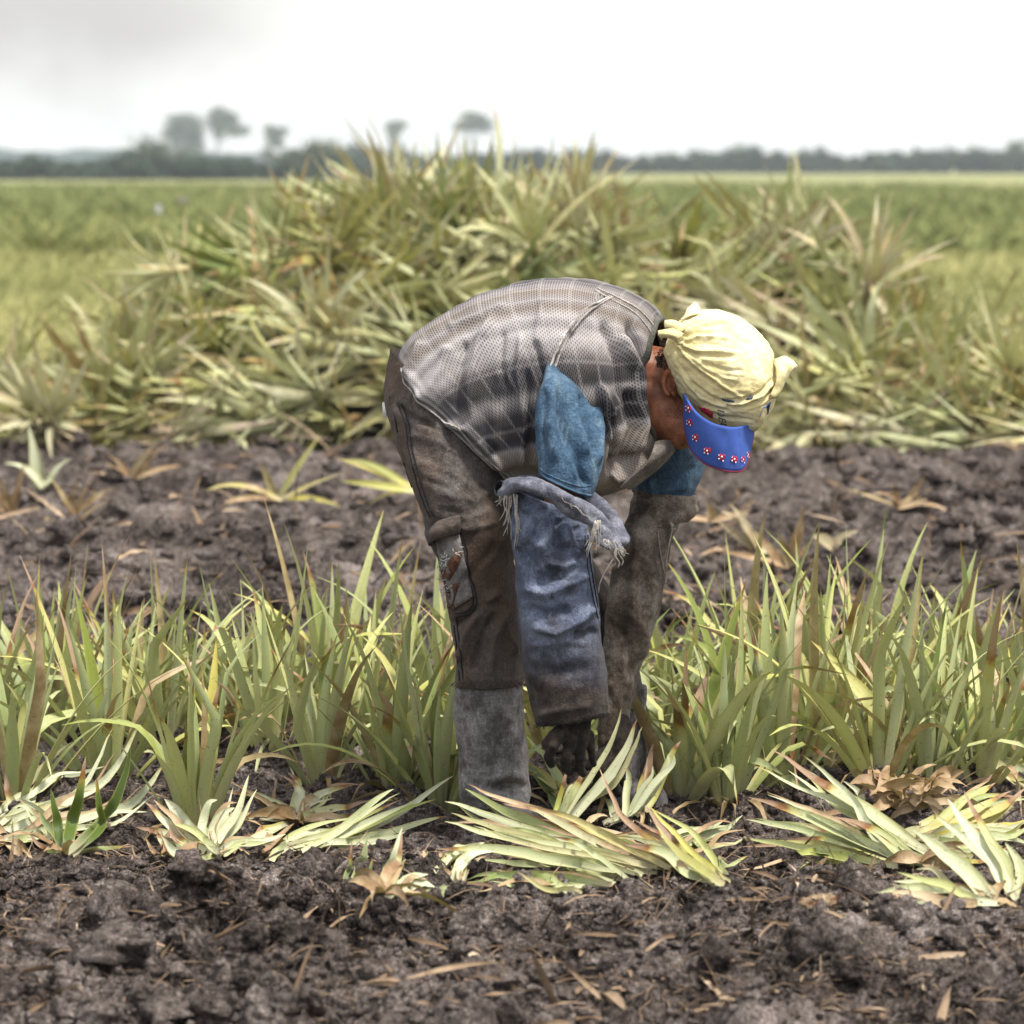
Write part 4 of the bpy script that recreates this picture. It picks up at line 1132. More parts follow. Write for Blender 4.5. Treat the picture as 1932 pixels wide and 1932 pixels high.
ys = [-16, -12, -9, -7, -5.5, -4.6, -4, -3.6, -3.2]
while ys[-1] < 18:
    y = ys[-1]
    ys.append(y + (.0075 if -2.1 < y < .4 else .012 if y < 2.0 else .022 if y < 10.5 else .1))
while ys[-1] < 9000: ys.append(ys[-1] * 1.12)
ys = np.array(ys)
ncol = 440
hw = np.where(ys < 18, np.maximum(.165 * (ys + 8) + .55, 1.3), .165 * (ys + 8) + .55 + np.maximum(0, ys - 18) * .8)
side = np.geomspace(.03, 6, 30).cumsum() / np.geomspace(.03, 6, 30).sum() * 7
gx = np.concatenate([-1 - side[::-1], np.linspace(-1, 1, ncol - 60), 1 + side])
Yg = np.repeat(ys[:, None], ncol, 1); Xg = hw[:, None] * gx[None]
Zg = ground_z(Xg, Yg)
V = np.stack([Xg, Yg, Zg], -1).reshape(-1, 3)
r, c = np.meshgrid(np.arange(len(ys) - 1), np.arange(ncol - 1), indexing='ij')
a = (r * ncol + c).ravel()
F = np.stack([a, a + 1, a + ncol + 1, a + ncol], 1)
go = link('ground', mesh('ground', V, F, M['soil'])); tag(go, kind='structure')

# green field ground behind the heap
fy = [14.5, 16, 18, 20, 24, 30, 40, 60, 90, 140, 200, 300, 500, 900, 1800, 4000, 8500]
V = []; nf = 60
for y in fy:
    h = .5 + (y + 8) * .3 + max(0, y - 18) * .6
    for k in range(nf):
        x = -h + 2 * h * k / (nf - 1)
        V.append((x, y + (1.2 * perlin(np.array([x * .8, 1, 1])) if y < 20 else 0), .035 if y < 18 else .05))
V = np.array(V)
F = np.array([(i * nf + k, i * nf + k + 1, (i + 1) * nf + k + 1, (i + 1) * nf + k) for i in range(len(fy) - 1) for k in range(nf - 1)])
tag(link('field', mesh('field', V, F, M['field'])), kind='structure')

# ------------------------------------------------------------------ leaves
def leaf(A, path, W, nrm, val, nsec=9, vee=.45, prof=1.0, tw=0.0, wav=0.0):
    """strap leaf along a path: channelled, tapering to a point. A = Acc, val = (random, dryness, paleness, tip start)"""
    path = np.asarray(path, float)
    m = len(path)
    c = catmull(path, np.linspace(0, m - 1, nsec + 1))
    T = np.gradient(c, axis=0); T /= np.linalg.norm(T, axis=1)[:, None] + 1e-9
    V = []; UV = []
    for i in range(nsec + 1):
        t = i / nsec
        n = nrm - T[i] * (nrm @ T[i]); n /= np.linalg.norm(n) + 1e-9
        s = np.cross(T[i], n)
        if tw:
            a = tw * t; n, s = n * math.cos(a) + s * math.sin(a), s * math.cos(a) - n * math.sin(a)
        w = W * .5 * (.78 + .22 * min(1, t / .2)) * max(.015, min(1, (1 - t) / .52)) ** (.8 / prof)
        v = vee * (1 - .5 * t)
        wv = wav * math.sin(t * 17 + W * 900) * w
        V += [c[i] - s * w * math.cos(v) + n * (w * math.sin(v) + wv), c[i] - n * w * .12, c[i] + s * w * math.cos(v) + n * (w * math.sin(v) - wv)]
        UV += [(0, t), (.5, t), (1, t)]
    F = []
    for i in range(nsec):
        b = i * 3
        F += [(b, b + 1, b + 4, b + 3), (b + 1, b + 2, b + 5, b + 4)]
    A.add(V, F, uv=UV, col=[val] * len(V))

def grown_leaf(A, p0, d, up, Ln, W, droop, val, r, nsec=9, kink=None, tw=0, **kw):
    """path that bends under its own weight; optional kink where a dry tip folds over"""
    n = 7; p = np.array(p0, float); d = np.array(d, float); d /= np.linalg.norm(d)
    pts = [p.copy()]; sw = np.array([r.uniform(-1, 1), r.uniform(-1, 1), 0]) * .10
    for k in range(n):
        t = (k + 1) / n
        d = d + np.array([0, 0, -1]) * droop * t * .32 + sw * .3
        if kink and abs(t - kink[0]) < .5 / n: d = d + kink[1]
        d /= np.linalg.norm(d)
        p = p + d * Ln / n; pts.append(p.copy())
    leaf(A, pts, W, np.array(up, float), val, nsec, tw=tw, **kw)

def lv(r, green=(.12, .92), dry=.06, pale=(.0, .5), tip=.24):
    dr = 0.0
    if r.random() < dry: dr = r.uniform(.7, 1)
    tp = r.uniform(.55, .97) if r.random() < tip else r.uniform(.96, 1.3)
    return (r.uniform(*green), dr, r.uniform(*pale), tp)

def standing_plant(seed, nleaf=26, H_=(.34, .60), spread=.5, pale=(.0, .55)):
    r = random.Random(seed); A = Acc()
    for k in range(nleaf):
        a = k * 2.399 + r.uniform(-.3, .3); f = (k + .5) / nleaf           # inner leaves stand up, outer lean out
        tilt = (.06 + spread * f) * r.uniform(.7, 1.25)
        d = np.array([math.cos(a) * math.sin(tilt), math.sin(a) * math.sin(tilt), math.cos(tilt)])
        p0 = np.array([math.cos(a), math.sin(a), 0]) * (.012 + .028 * f) + np.array([0, 0, -.02 + .03 * (1 - f)])
        Ln = r.uniform(*H_) * (1 - .28 * max(0, f - .55)) * (.75 if k < 3 else 1)
        up = -np.array([math.cos(a), math.sin(a), 0]) + np.array([0, 0, .35])
        kink = None; v = lv(r, dry=.05 + .10 * (f > .8), pale=pale)
        if r.random() < .24: kink = (r.uniform(.55, .85), np.array([r.uniform(-.5, .5), r.uniform(-.5, .5), -r.uniform(.2, .7)]))
        grown_leaf(A, p0, d, up, Ln, r.choice((.018, .022, .026, .030, .034)) * r.uniform(.9, 1.1), (.14 + .95 * f) * r.uniform(.4, 1.4), v, r, 10, kink, r.uniform(-.5, .5))
    # dead skirt at the base
    for k in range(7):
        a = r.uniform(0, 6.28); d = np.array([math.cos(a), math.sin(a), r.uniform(.1, .8)])
        grown_leaf(A, [.03 * math.cos(a), .03 * math.sin(a), .0], d, [0, 0, 1], r.uniform(.1, .3), r.uniform(.012, .022), 1.6, (r.random(), .95, 0, 2), r, 7, None, r.uniform(-2, 2), wav=.3)
    return A

def pulled_plant(seed, nleaf=30, Lr=(.34, .62), wide=1.0, pale=(.1, .9), stem=True):
    """an uprooted plant along +Z: butt at the origin, leaves fanning forward"""
    r = random.Random(seed); A = Acc()
    for k in range(nleaf):
        a = k * 2.399 + r.uniform(-.3, .3); f = (k + .5) / nleaf
        tilt = (.08 + wide * f ** .8) * r.uniform(.8, 1.2)
        d = np.array([math.cos(a) * math.sin(tilt), math.sin(a) * math.sin(tilt), math.cos(tilt)])
        p0 = np.array([math.cos(a), math.sin(a), 0]) * .03 + np.array([0, 0, .10 * (1 - f)])
        up = -np.array([math.cos(a), math.sin(a), 0]) + np.array([0, 0, .5])
        v = lv(r, (.0, .95), dry=.06 + .2 * (f > .75), pale=pale, tip=.3)
        grown_leaf(A, p0, d, up, r.uniform(*Lr) * (1 - .3 * f * r.random()), r.uniform(.034, .054), r.uniform(-.2, .9), v, r, 9, None, r.uniform(-.8, .8))
    for k in range(8):
        a = r.uniform(0, 6.28); d = np.array([math.cos(a), math.sin(a), r.uniform(-.6, .5)])
        grown_leaf(A, [.03 * math.cos(a), .03 * math.sin(a), 0], d, [0, 0, 1], r.uniform(.1, .28), r.uniform(.014, .026), .5, (r.random(), .95, 0, 2), r, 6, None, r.uniform(-2, 2))
    if stem:
        tube(A, [[0, 0, -.09], [.004, 0, -.03], [0, .003, .05]], .03, 8, [.7, 1, .9]); n0 = 24
        for i in range(len(A.C) - n0, len(A.C)): A.C[i] = (.5, 1, 0, 2)
    return A

# ---- standing rows
protos = [standing_plant(100 + k, 22 + k % 6, (.27 + .02 * (k % 3), .50 + .02 * (k % 3)), .52 + .08 * (k % 4)).mesh('pineapple_plant', M['leaf']) for k in range(10)]
STAND = []
# front rank: (photo px of the base, row py)
for px, py in ((25, 1500), (200, 1470), (368, 1525), (505, 1430), (605, 1462), (745, 1470), (832, 1490), (1030, 1440), (1085, 1425), (1290, 1490), (1375, 1500), (1470, 1470), (1560, 1440), (1665, 1485), (1760, 1480), (1860, 1470), (1960, 1450)):
    STAND.append((px, GY(py), 1.0))
for row, (py, step, off) in enumerate(((1405, 125, -40), (1355, 115, 10))):
    px = off
    while px < 2010:
        if not (row == 0 and 900 < px < 1010) and not (540 < px < 640 and row == 0):
            STAND.append((px + rnd.uniform(-22, 22), GY(py) + rnd.uniform(-.09, .09), .95))
        px += step * rnd.uniform(.85, 1.2)
for i, (px, y, sc) in enumerate(STAND):
    x = P(px, 966, y)[0]
    o = link('pineapple_plant', protos[(i * 7 + i // 10) % 10])
    o.location = (x, y, float(ground_z(x, y, False)) - .005); o.rotation_euler = (rnd.uniform(-.1, .1), rnd.uniform(-.13, .13), rnd.uniform(0, 6.28))
    s = sc * rnd.uniform(.86, 1.1); o.scale = (s, s, s * rnd.uniform(.92, 1.06))
    if i < 17:
        lab = ['standing green plant cut off by the left edge of the photo', 'standing plant between the left edge and the large clump of tall straight leaves', 'large clump of tall straight leaves behind the white chopped leaf bases',
               'narrow standing plant with grey green leaves half hidden behind the tall clump', 'standing plant rising over bare soil midway to the worker', 'bushy standing plant left of the grey boot with a pale wine base',
               'standing plant touching the back of the near grey boot', 'plant growing just behind the gap between the two boots', 'plant behind the far gloved hand', 'standing plant just right of the far boot',
               'upright clump with splayed pale base beside the far boot', 'standing plant with a long arched leaf right of the splayed clump', 'half hidden standing plant left of the one beside the papery plant base',
               'standing plant just left of the papery dried plant base', 'standing plant behind the papery dried plant base', 'standing plant over the bundle of leaves lying at right', 'standing plant cut off by the right edge of the photo'][i]
        tag(o, lab, 'pineapple plant', 'standing pineapple plants in the row')
    else:
        tag(o, 'thin leaved plant in the crowded back ranks of the standing row', 'pineapple plant', 'standing pineapple plants in the row')

# ---- the heap of pulled plants
RID = [(-160, 800), (0, 745), (60, 700), (150, 660), (230, 600), (270, 545), (330, 500), (430, 470), (500, 420), (600, 360), (680, 322), (760, 310), (880, 318), (1000, 335), (1100, 335), (1180, 385), (1270, 400), (1350, 395), (1450, 385), (1550, 425), (1650, 505), (1750, 545), (1800, 590), (1870, 580), (1932, 590), (2100, 640)]
RX = np.array([P(a, 966, 11.8)[0] for a, b in RID]); RZ = np.array([P(966, b, 11.8)[2] for a, b in RID])
FRONT, RIDGE, BACK = 9.75, 11.8, 13.9
def heap_z(x, y):
    top = np.interp(x, RX, RZ) - .28
    t = np.where(y < RIDGE, (y - FRONT) / (RIDGE - FRONT), (BACK - y) / (BACK - RIDGE))
    t = np.clip(t, 0, 1)
    return top * np.sin(t * math.pi / 2) ** .85
# added inner core: blocks the view through the heap and darkens its gaps
xs = np.linspace(-3.4, 3.4, 120); yy = np.linspace(FRONT + .15, BACK - .1, 60)
Xh, Yh = np.meshgrid(xs, yy); Zh = np.maximum(heap_z(Xh, Yh) - .36, -.08) + .05 * fbm(np.stack([Xh, Yh, Xh * 0], -1) * 5, 3)
V = np.stack([Xh, Yh, Zh], -1).reshape(-1, 3)
F = np.array([(i * 120 + k, i * 120 + k + 1, (i + 1) * 120 + k + 1, (i + 1) * 120 + k) for i in range(59) for k in range(119)])
M['rot'] = plain('dark_heap_filler', (.028, .024, .010), .95, .6, 40)  # near-black filler colour, so the gaps between plants read as deep shade
tag(link('dark_heap_core', mesh('dark_heap_core', V, F, M['rot'])), 'added dark brown core inside the heap, darkening the gaps between pulled plants', 'heap filler', kind='stuff')
hp = [pulled_plant(300 + k, 17 + (k * 5) % 7, (.33, .54 + .03 * (k % 4)), .62 + .14 * (k % 4), ((.0, .45), (.25, 1.0), (.1, .8), (.3, 1.0))[k % 4]).mesh('pulled_pineapple_plant', M['leaf_heap']) for k in range(14)]
HR = random.Random(5)
cnt = 0
def put_heap(x, y, z, axis, mi, s):
    global cnt
    o = link('pulled_pineapple_plant', hp[mi])
    q = Vector(axis).to_track_quat('Z', 'Y'); e = q.to_matrix() @ Matrix.Rotation(HR.uniform(0, 6.28), 3, 'Z')
    o.rotation_euler = e.to_euler(); o.location = (x, y, z); o.scale = (s, s, s)
    tag(o, 'wilting uprooted plant thrown on the big heap behind the worker', 'pineapple plant', 'pulled plants in the big heap'); cnt += 1
    return o
rowsn = 12
for j in range(rowsn):
    y = FRONT + .12 + (RIDGE + .25 - FRONT) * (j / (rowsn - 1)) ** 1.15
    nx = 21
    for k in range(nx):
        x = -3.0 + 6.0 * (k + (j % 2) * .5 + HR.uniform(-.35, .35)) / nx
        z = float(heap_z(x, y))
        dzx = float(heap_z(x + .1, y) - heap_z(x - .1, y)) / .2; dzy = float(heap_z(x, y + .1) - heap_z(x, y - .1)) / .2
        n = np.array([-dzx, -dzy, 1.0]); n /= np.linalg.norm(n)
        a = HR.uniform(0, 6.28); tg = np.array([math.cos(a), -abs(math.sin(a)) * .5, math.sin(a) * .75]); tg -= n * (tg @ n); tg /= np.linalg.norm(tg)
        ax = tg * HR.uniform(.7, 1.0) + n * HR.uniform(.0, .55) + np.array([0, -.2, -.08])
        if ax[2] < -.55: ax[2] *= .6
        ax -= 0; ax /= np.linalg.norm(ax)
        put_heap(x, y + HR.uniform(-.08, .08), max(z + .02, .08), ax, HR.randrange(14), HR.uniform(.8, 1.15))
special = [(725, 320, 'upright green tuft on the left of the heap top'), (885, 320, 'dark upright tuft on the crest of the heap, below the flat topped tree'), (1095, 325, 'single pale tuft pointing up on the heap crest above the worker\'s shoulder'), (1520, 410, 'tall brown stalked tuft standing out of the heap on the right')]
for px, py, lab in special:
    p = P(px, py, 11.7); o = put_heap(p[0], p[1], p[2] - .22, (HR.uniform(-.25, .25), -.25, 1), (0, 4, 8, 12)[special.index((px, py, lab))], .72); o['label'] = lab
for px, py, ax, lab in ((95, 800, (-.1, -.5, .3), 'pale plant at the left foot of the heap with leaves fanning to all sides'), (1905, 720, (.0, -.8, .4), 'silvery star shaped plant at the right end of the heap'), (1640, 545, (.1, -.7, .6), 'dark green plant with spread leaves on the right shoulder of the heap'), (600, 640, (.1, -.9, .5), 'plant with a brown heart facing the viewer in the middle of the left slope'),
                        (330, 510, (-1, -.35, -.12), 'pale bunch of leaves pointing left on the left shoulder of the heap'), (1010, 470, (-.2, -.6, .7), 'pale spread plant high on the heap above the worker\'s back')):
    Yd = {95: 10.1, 1905: 10.6, 1640: 11.2, 600: 10.6, 330: 11.2, 1010: 11.2}[px]
    p = P(px, py, Yd - .35); o = put_heap(p[0], p[1], p[2], ax, (1, 5, 2, 9, 3, 7)[(95, 1905, 1640, 600, 330, 1010).index(px)], .95 if px != 330 else .72); o['label'] = lab
# ------------------------------------------------------------------ cut plants lying in front
FR = random.Random(21)
def on_ground(px, py, lift=0.0):
    """point of the bumpy soil seen at a photo pixel"""
    ys_ = np.arange(-3.0, 17, .006)
    a = P(px, py, -3.0); b = P(px, py, 17.0)
    t = (ys_ + 3.0) / 20.0
    x = a[0] + (b[0] - a[0]) * t; z = a[2] + (b[2] - a[2]) * t
    hit = np.nonzero(z <= ground_z(x, ys_) + lift)[0]
    k = hit[0] if len(hit) else len(ys_) - 1
    return np.array([x[k], ys_[k], float(ground_z(x[k], ys_[k])) + lift])
C5 = lambda x, y: ((600 + x / 2.76) * .966, (1350 + y / 2.76) * .966)
C6 = lambda x, y: ((1250 + x / 2.415) * .966, (1000 + y / 2.415) * .966)
C3 = lambda x, y: ((1100 + x / 2.147) * .966, (1400 + y / 2.147) * .966)
CL = lambda x, y: ((0 + x / 2.147) * .966, (1400 + y / 2.147) * .966)

def lying(name, label, leaves, base=None, group='cut pineapple plants lying in the furrow', cat='pineapple plant', skirt=8, stub=None):
    """leaves: (pixel path base->tip, width m, (random, dry, pale, tip), depth offset at the tip)"""
    A = Acc(); more = []
    for lf in leaves:
        if len(lf[0]) > 3 and lf[1] > .025 and 'shoot' not in name:
          for _r in range(2):
            jx, jy = FR.uniform(-34, 34), FR.uniform(-16, 16); sh = FR.uniform(-14, 14)
            nv = (min(1, max(0, lf[2][0] + FR.uniform(-.35, .3))), FR.choice((0, 0, 0, 0, .35, .9)), min(1, max(0, lf[2][2] + FR.uniform(-.6, .2))), FR.choice((.6, .8, 1.0, 1.2, 1.2)))
            bx, by = lf[0][0]; ra = math.radians(FR.gauss(0, 9)); sc_ = FR.uniform(.7, 1.05); cr_, sr_ = math.cos(ra) * sc_, math.sin(ra) * sc_; kx = FR.uniform(-18, 18)
            more.append(([(bx + jx * .6 + (x - bx) * cr_ - (y - by) * sr_, by + jy * .6 + (x - bx) * sr_ + (y - by) * cr_ + (kx if k == 2 else 0)) for k, (x, y) in enumerate(lf[0])], lf[1] * FR.uniform(.5, .85), nv, *lf[3:]))
    for lf in leaves + more:
        path, W, v = lf[:3]; dy = lf[3] if len(lf) > 3 else 0.0; w = lf[4] if len(lf) > 4 else .5
        y0 = on_ground(*path[0])[1]
        q = []
        L = np.array(path, float); s = np.concatenate([[0], np.cumsum(np.linalg.norm(np.diff(L, axis=0), axis=1))]); s /= s[-1]
        for (px, py), t in zip(path, s):
            yy = y0 + dy * t
            g = float(ground_z(P(px, py, yy)[0], yy))
            p = P(px, py, yy)
            if p[2] < g + .006:            # would be under the soil: let it rest on it instead
                p2 = on_ground(px, py, .008); p = p2
            q.append(p)
        q = np.array(q)
        q = catmull(q, np.linspace(0, len(q) - 1, 15)); q[1:] += (.004 * perlin(q[1:] * 20 + W * 100))[:, None]
        W *= .8
        gz = np.max([ground_z(q[:, 0] + ox, q[:, 1] + oy) for ox, oy in ((0, 0), (.012, 0), (-.012, 0), (0, .012), (0, -.014), (0, -.03))], 0)
        q[:, 2] = np.maximum(q[:, 2], gz + np.linspace(.002, .012, 15))
        q[:, 2] = .25 * np.concatenate([q[:1, 2], q[:-1, 2]]) + .5 * q[:, 2] + .25 * np.concatenate([q[1:, 2], q[-1:, 2]])
        leaf(A, q, W, np.array([FR.uniform(-.3, .3), -.75, .66]), v, 14, FR.uniform(.55, .95), tw=FR.uniform(-.4, .4), wav=.06)
    if base is not None:
        b = on_ground(*base, .01)
        for k in range(skirt):
            a = FR.uniform(0, 6.28); d = np.array([math.cos(a), math.sin(a), FR.uniform(.0, .9)])
            grown_leaf(A, b, d, [0, -.5, .8], FR.uniform(.05, .16), FR.uniform(.012, .03), .8, (FR.random(), .95, 0, 2), FR, 7, None, FR.uniform(-2, 2), wav=.25)
    o = link(name, A.mesh(name, M['leaf_cut']))
    V0 = np.array(A.V).mean(0); V0[2] = float(ground_z(V0[0], V0[1], False))
    for v in o.data.vertices: v.co -= Vector(V0)
    o.location = V0
    tag(o, label, cat, group)
    return o

def pl(tip=1.2, pale=.75, dry=0.0, g=.55): return (min(1, max(0, g + FR.uniform(-.15, .15))), dry, min(1, max(0, pale + .1 + FR.uniform(-.15, .15))), tip)
p5 = lambda *a: [C5(*q) for q in a]
p3 = lambda *a: [C3(*q) for q in a]
p6 = lambda *a: [C6(*q) for q in a]
pL = lambda *a: [CL(*q) for q in a]
lying('cut_pineapple_plant', 'long bundle of cut leaves fanning left in front of the boots', [
    (p5((1720, 1010), (1350, 920), (1000, 855), (690, 853)), .036, pl(.9, .45, 0, .6), .10), (p5((1860, 990), (1500, 870), (1050, 790), (740, 700)), .036, pl(1.2, .55), -.05),
    (p5((1930, 965), (1500, 845), (1200, 760), (900, 640), (750, 585)), .034, pl(1.2, .6), -.02), (p5((1620, 860), (1250, 720), (1000, 620), (850, 520)), .030, pl(1.2, .15, 0, .3), -.06),
    (p5((1930, 955), (1700, 830), (1400, 700), (1000, 570)), .032, pl(.62, .3, 0, .6), .0), (p5((1630, 1062), (1350, 1015), (1100, 1000), (870, 1050)), .034, pl(1.1, .15, 0, .35), .08),
    (p5((1500, 1090), (1350, 1085), (1200, 1075), (990, 1020)), .028, pl(1.2, .5), .05), (p5((1940, 965), (1700, 900), (1350, 832), (1100, 818)), .038, pl(.72, .25, 0, .65), .15),
    (p5((1640, 1040), (1400, 975), (1200, 940), (900, 900)), .034, pl(1.2, .5, 0, .5), .10), (p5((1690, 1030), (1450, 930), (1250, 890), (1000, 880)), .03, pl(1.2, .35, 0, .5), .12),
    (p5((1800, 1000), (1600, 930), (1300, 840), (1050, 720)), .03, pl(1.2, .2, 0, .25), .2),
    (p3((660, 712), (540, 600), (430, 500), (345, 365)), .030, pl(.55, .1, 0, .95), .12), (p3((655, 705), (590, 640), (480, 530), (300, 430)), .030, pl(.8, .2, 0, .9), .15),
    (p3((570, 690), (420, 560), (250, 430), (150, 200)), .024, pl(.5, .1, .3, .8), .2), (p3((600, 690), (640, 650), (690, 610)), .022, pl(1.2, .1, 0, .2), .02),
    (p3((560, 690), (450, 600), (330, 520), (160, 500)), .036, pl(.9, .55), .15), (p3((620, 700), (520, 650), (400, 560), (250, 530)), .034, pl(.8, .5), .12),
    (p3((400, 560), (500, 500), (600, 470), (690, 456)), .026, pl(1.2, .6), .1), (p3((460, 560), (540, 530), (650, 500), (755, 436)), .030, pl(1.2, .7), .12), (p3((520, 590), (580, 565), (650, 545), (775, 532)), .026, pl(1.2, .5), .06),
], base=C5(1930, 985), skirt=3)
lying('cut_pineapple_plant', 'pale upright leaves crossing in front of the far boot', [
    (p5((1290, 775), (1380, 650), (1460, 500), (1500, 420)), .030, pl(.75, .35), .05), (p5((1390, 750), (1500, 610), (1640, 450), (1730, 290), (1775, 145)), .034, pl(.93, .85), .06), (p5((1600, 745), (1740, 660), (1850, 540), (1940, 400), (1950, 330)), .032, pl(1.2, .7), .05),
    (p5((1560, 720), (1600, 560), (1540, 420), (1465, 250)), .016, pl(.3, .2, .6), .05), (p5((1780, 720), (1800, 560), (1840, 400), (1862, 280)), .030, pl(.55, .2, .1, .8), .08), (p5((1660, 720), (1640, 600), (1590, 480), (1500, 480)), .034, pl(1.2, .6), .1),
    (p5((1420, 700), (1380, 560), (1290, 380), (1180, 240)), .040, pl(1.2, .25, 0, .45), .25), (p5((1400, 640), (1330, 520), (1220, 430), (1190, 400)), .036, pl(1.2, .1, 0, .8), .2),
], base=C5(1480, 760), skirt=5)
lying('cut_pineapple_plant', 'white chopped leaf bases bleached at the cut, left of the long bundle', [
    (p5((720, 985), (790, 910), (870, 850), (955, 815)), .036, pl(1.3, 1), .08), (p5((800, 1045), (840, 960), (890, 890), (1010, 870)), .046, pl(1.3, 1.1), .08), (p5((425, 1125), (430, 1010), (470, 900), (505, 735)), .034, pl(1.3, 1), .06),
    (p5((500, 1125), (530, 1050), (580, 1000), (655, 985)), .036, pl(1.3, 1), .03), (p5((255, 1080), (275, 980), (300, 900), (325, 790)), .030, pl(1.3, .35, 0, .3), .03), (p5((345, 1110), (335, 1050), (325, 985)), .040, pl(1.6, 1), .02),
    (p5((460, 1080), (480, 1000), (530, 900)), .018, pl(1.2, .3, 0, .8), .03), (p5((600, 1140), (700, 1110), (790, 1070)), .03, pl(1.2, .5, 0, .4), .02), (p5((560, 1060), (620, 1040), (690, 1060)), .03, pl(1.4, 1), .02),
    (p5((800, 1045), (720, 980), (650, 900), (630, 850)), .03, pl(.2, 0, 1), .06),
], base=C5(400, 1100), skirt=10)
lying('cut_pineapple_plant', 'pale flattened plant with long leaves pointing right behind the chopped bases', [
    (pL((1190, 560), (1400, 510), (1650, 420), (1900, 240)), .040, pl(1.1, .9), .15), (pL((1200, 560), (1450, 540), (1700, 470), (1880, 410)), .036, pl(.95, .7), .12), (pL((1210, 545), (1400, 490), (1580, 370)), .032, pl(1.1, .9), .12),
    (pL((1190, 545), (1300, 500), (1450, 480), (1680, 480)), .03, pl(1.2, .8), .08), (pL((1150, 610), (1170, 570), (1200, 520)), .034, pl(1.4, .3, 0, .3), .01), (pL((1230, 560), (1400, 555), (1600, 520), (1700, 500)), .032, pl(1.2, .6), .06),
    (pL((1100, 590), (1180, 500), (1230, 450)), .02, pl(.2, 0, 1), .02),
], base=CL(1180, 540), skirt=8)
lying('cut_pineapple_plant', 'whitish starfish shaped rosette of broken leaves before the standing row', [
    (pL((1240, 420), (1180, 390), (1120, 355), (930, 310)), .034, pl(.85, 1.1), .12), (pL((1250, 420), (1245, 360), (1250, 310), (1180, 240)), .036, pl(.8, 1.1), .06), (pL((1260, 415), (1320, 370), (1350, 320), (1490, 280)), .034, pl(.9, 1.1), .06),
    (pL((1220, 440), (1130, 440), (1030, 430)), .040, pl(1.0, .9), .04), (pL((1260, 430), (1400, 390), (1560, 375)), .026, pl(.7, .5, 0, .8), .04), (pL((1220, 460), (1100, 500), (990, 540)), .032, pl(1.2, .8), .02), (pL((1215, 460), (1120, 490), (1050, 530)), .03, pl(.6, .2, 0, .9), .02),
    (pL((1210, 430), (1150, 380), (1160, 260)), .02, pl(.3, .8), .06), (pL((1250, 430), (1350, 430), (1500, 410)), .026, pl(.9, .3, 0, .7), .02),
], base=CL(1260, 450), skirt=14)
lying('cut_pineapple_plant', 'cream coloured split rosette with a curled rust tip at its left', [
    (pL((900, 575), (800, 540), (700, 450), (610, 350)), .040, pl(.85, .9, .1, .8), .08), (pL((880, 570), (800, 480), (740, 400), (695, 335)), .044, pl(1.3, 1), .08), (pL((870, 570), (850, 490), (830, 440)), .034, pl(1.4, 1), .03), (pL((900, 570), (890, 480), (940, 400), (985, 380)), .034, pl(1.4, 1), .04),
    (pL((910, 560), (950, 480), (1000, 400), (1045, 235)), .034, pl(1.1, .9), .08), (pL((940, 570), (860, 520), (780, 470), (715, 450)), .026, pl(1.2, .2, 0, .7), .05), (pL((690, 590), (690, 540), (710, 490), (760, 460)), .018, pl(.1, 0, .3, .9), .03), (pL((920, 580), (830, 580), (740, 570), (680, 500)), .04, pl(1.3, .9), .03),
    (pL((930, 575), (1000, 540), (1100, 530), (1200, 490)), .034, pl(1.2, .8), .03), (pL((890, 570), (780, 560), (690, 540), (650, 470)), .034, pl(.9, .9), .04),
], base=CL(880, 575), skirt=6)
lying('cut_pineapple_plant', 'pale plant lying on its side behind the dark green shoot', [
    (pL((-30, 440), (150, 350), (300, 260), (445, 200)), .034, pl(1.1, .9), .12), (pL((-20, 480), (150, 420), (330, 330), (470, 240), (600, -10)), .038, pl(1.0, .95), .14), (pL((150, 510), (350, 440), (550, 370), (700, 180)), .038, pl(1.0, 1), .12),
    (pL((100, 530), (300, 450), (450, 420), (620, 395)), .034, pl(1.2, .9), .05), (pL((-40, 500), (60, 400), (30, 300), (25, 220)), .024, pl(.6, .8), .08), (pL((-30, 420), (100, 380), (150, 320), (165, 190)), .024, pl(.75, .8), .08), (pL((-40, 540), (80, 480), (200, 420), (250, 400)), .04, pl(1.3, 1), .05),
    (pL((-40, 470), (100, 440), (250, 380), (400, 330)), .036, pl(.9, .85), .08), (pL((250, 520), (200, 440), (140, 380), (80, 340)), .03, pl(1.2, .8), .03), (pL((20, 540), (120, 500), (300, 470), (480, 450)), .04, pl(1.2, .9), .03),
], base=CL(40, 540), skirt=8)
lying('pineapple_shoot', 'small dark green shoot with pointed leaves on the soil crest at left', [
    (pL((270, 590), (240, 480), (230, 390), (210, 300)), .032, (.0, 0, 0, 1.2), .02), (pL((280, 590), (290, 480), (330, 330), (362, 155)), .036, (.05, 0, 0, .86), .04), (pL((290, 580), (400, 480), (480, 370), (520, 260), (550, 120)), .034, (.0, 0, 0, 1.1), .03),
    (pL((310, 585), (420, 480), (410, 380), (405, 250)), .030, (.05, 0, 0, .95), .02), (pL((260, 560), (220, 480), (160, 390)), .03, (.05, 0, .1, 1.2), .05), (pL((280, 600), (400, 560), (560, 545)), .026, (.25, 0, .2, .85), .0), (pL((270, 590), (180, 560), (120, 480)), .02, (.3, 0, 0, .5), .03),
], base=CL(275, 595), skirt=5, cat='pineapple shoot')
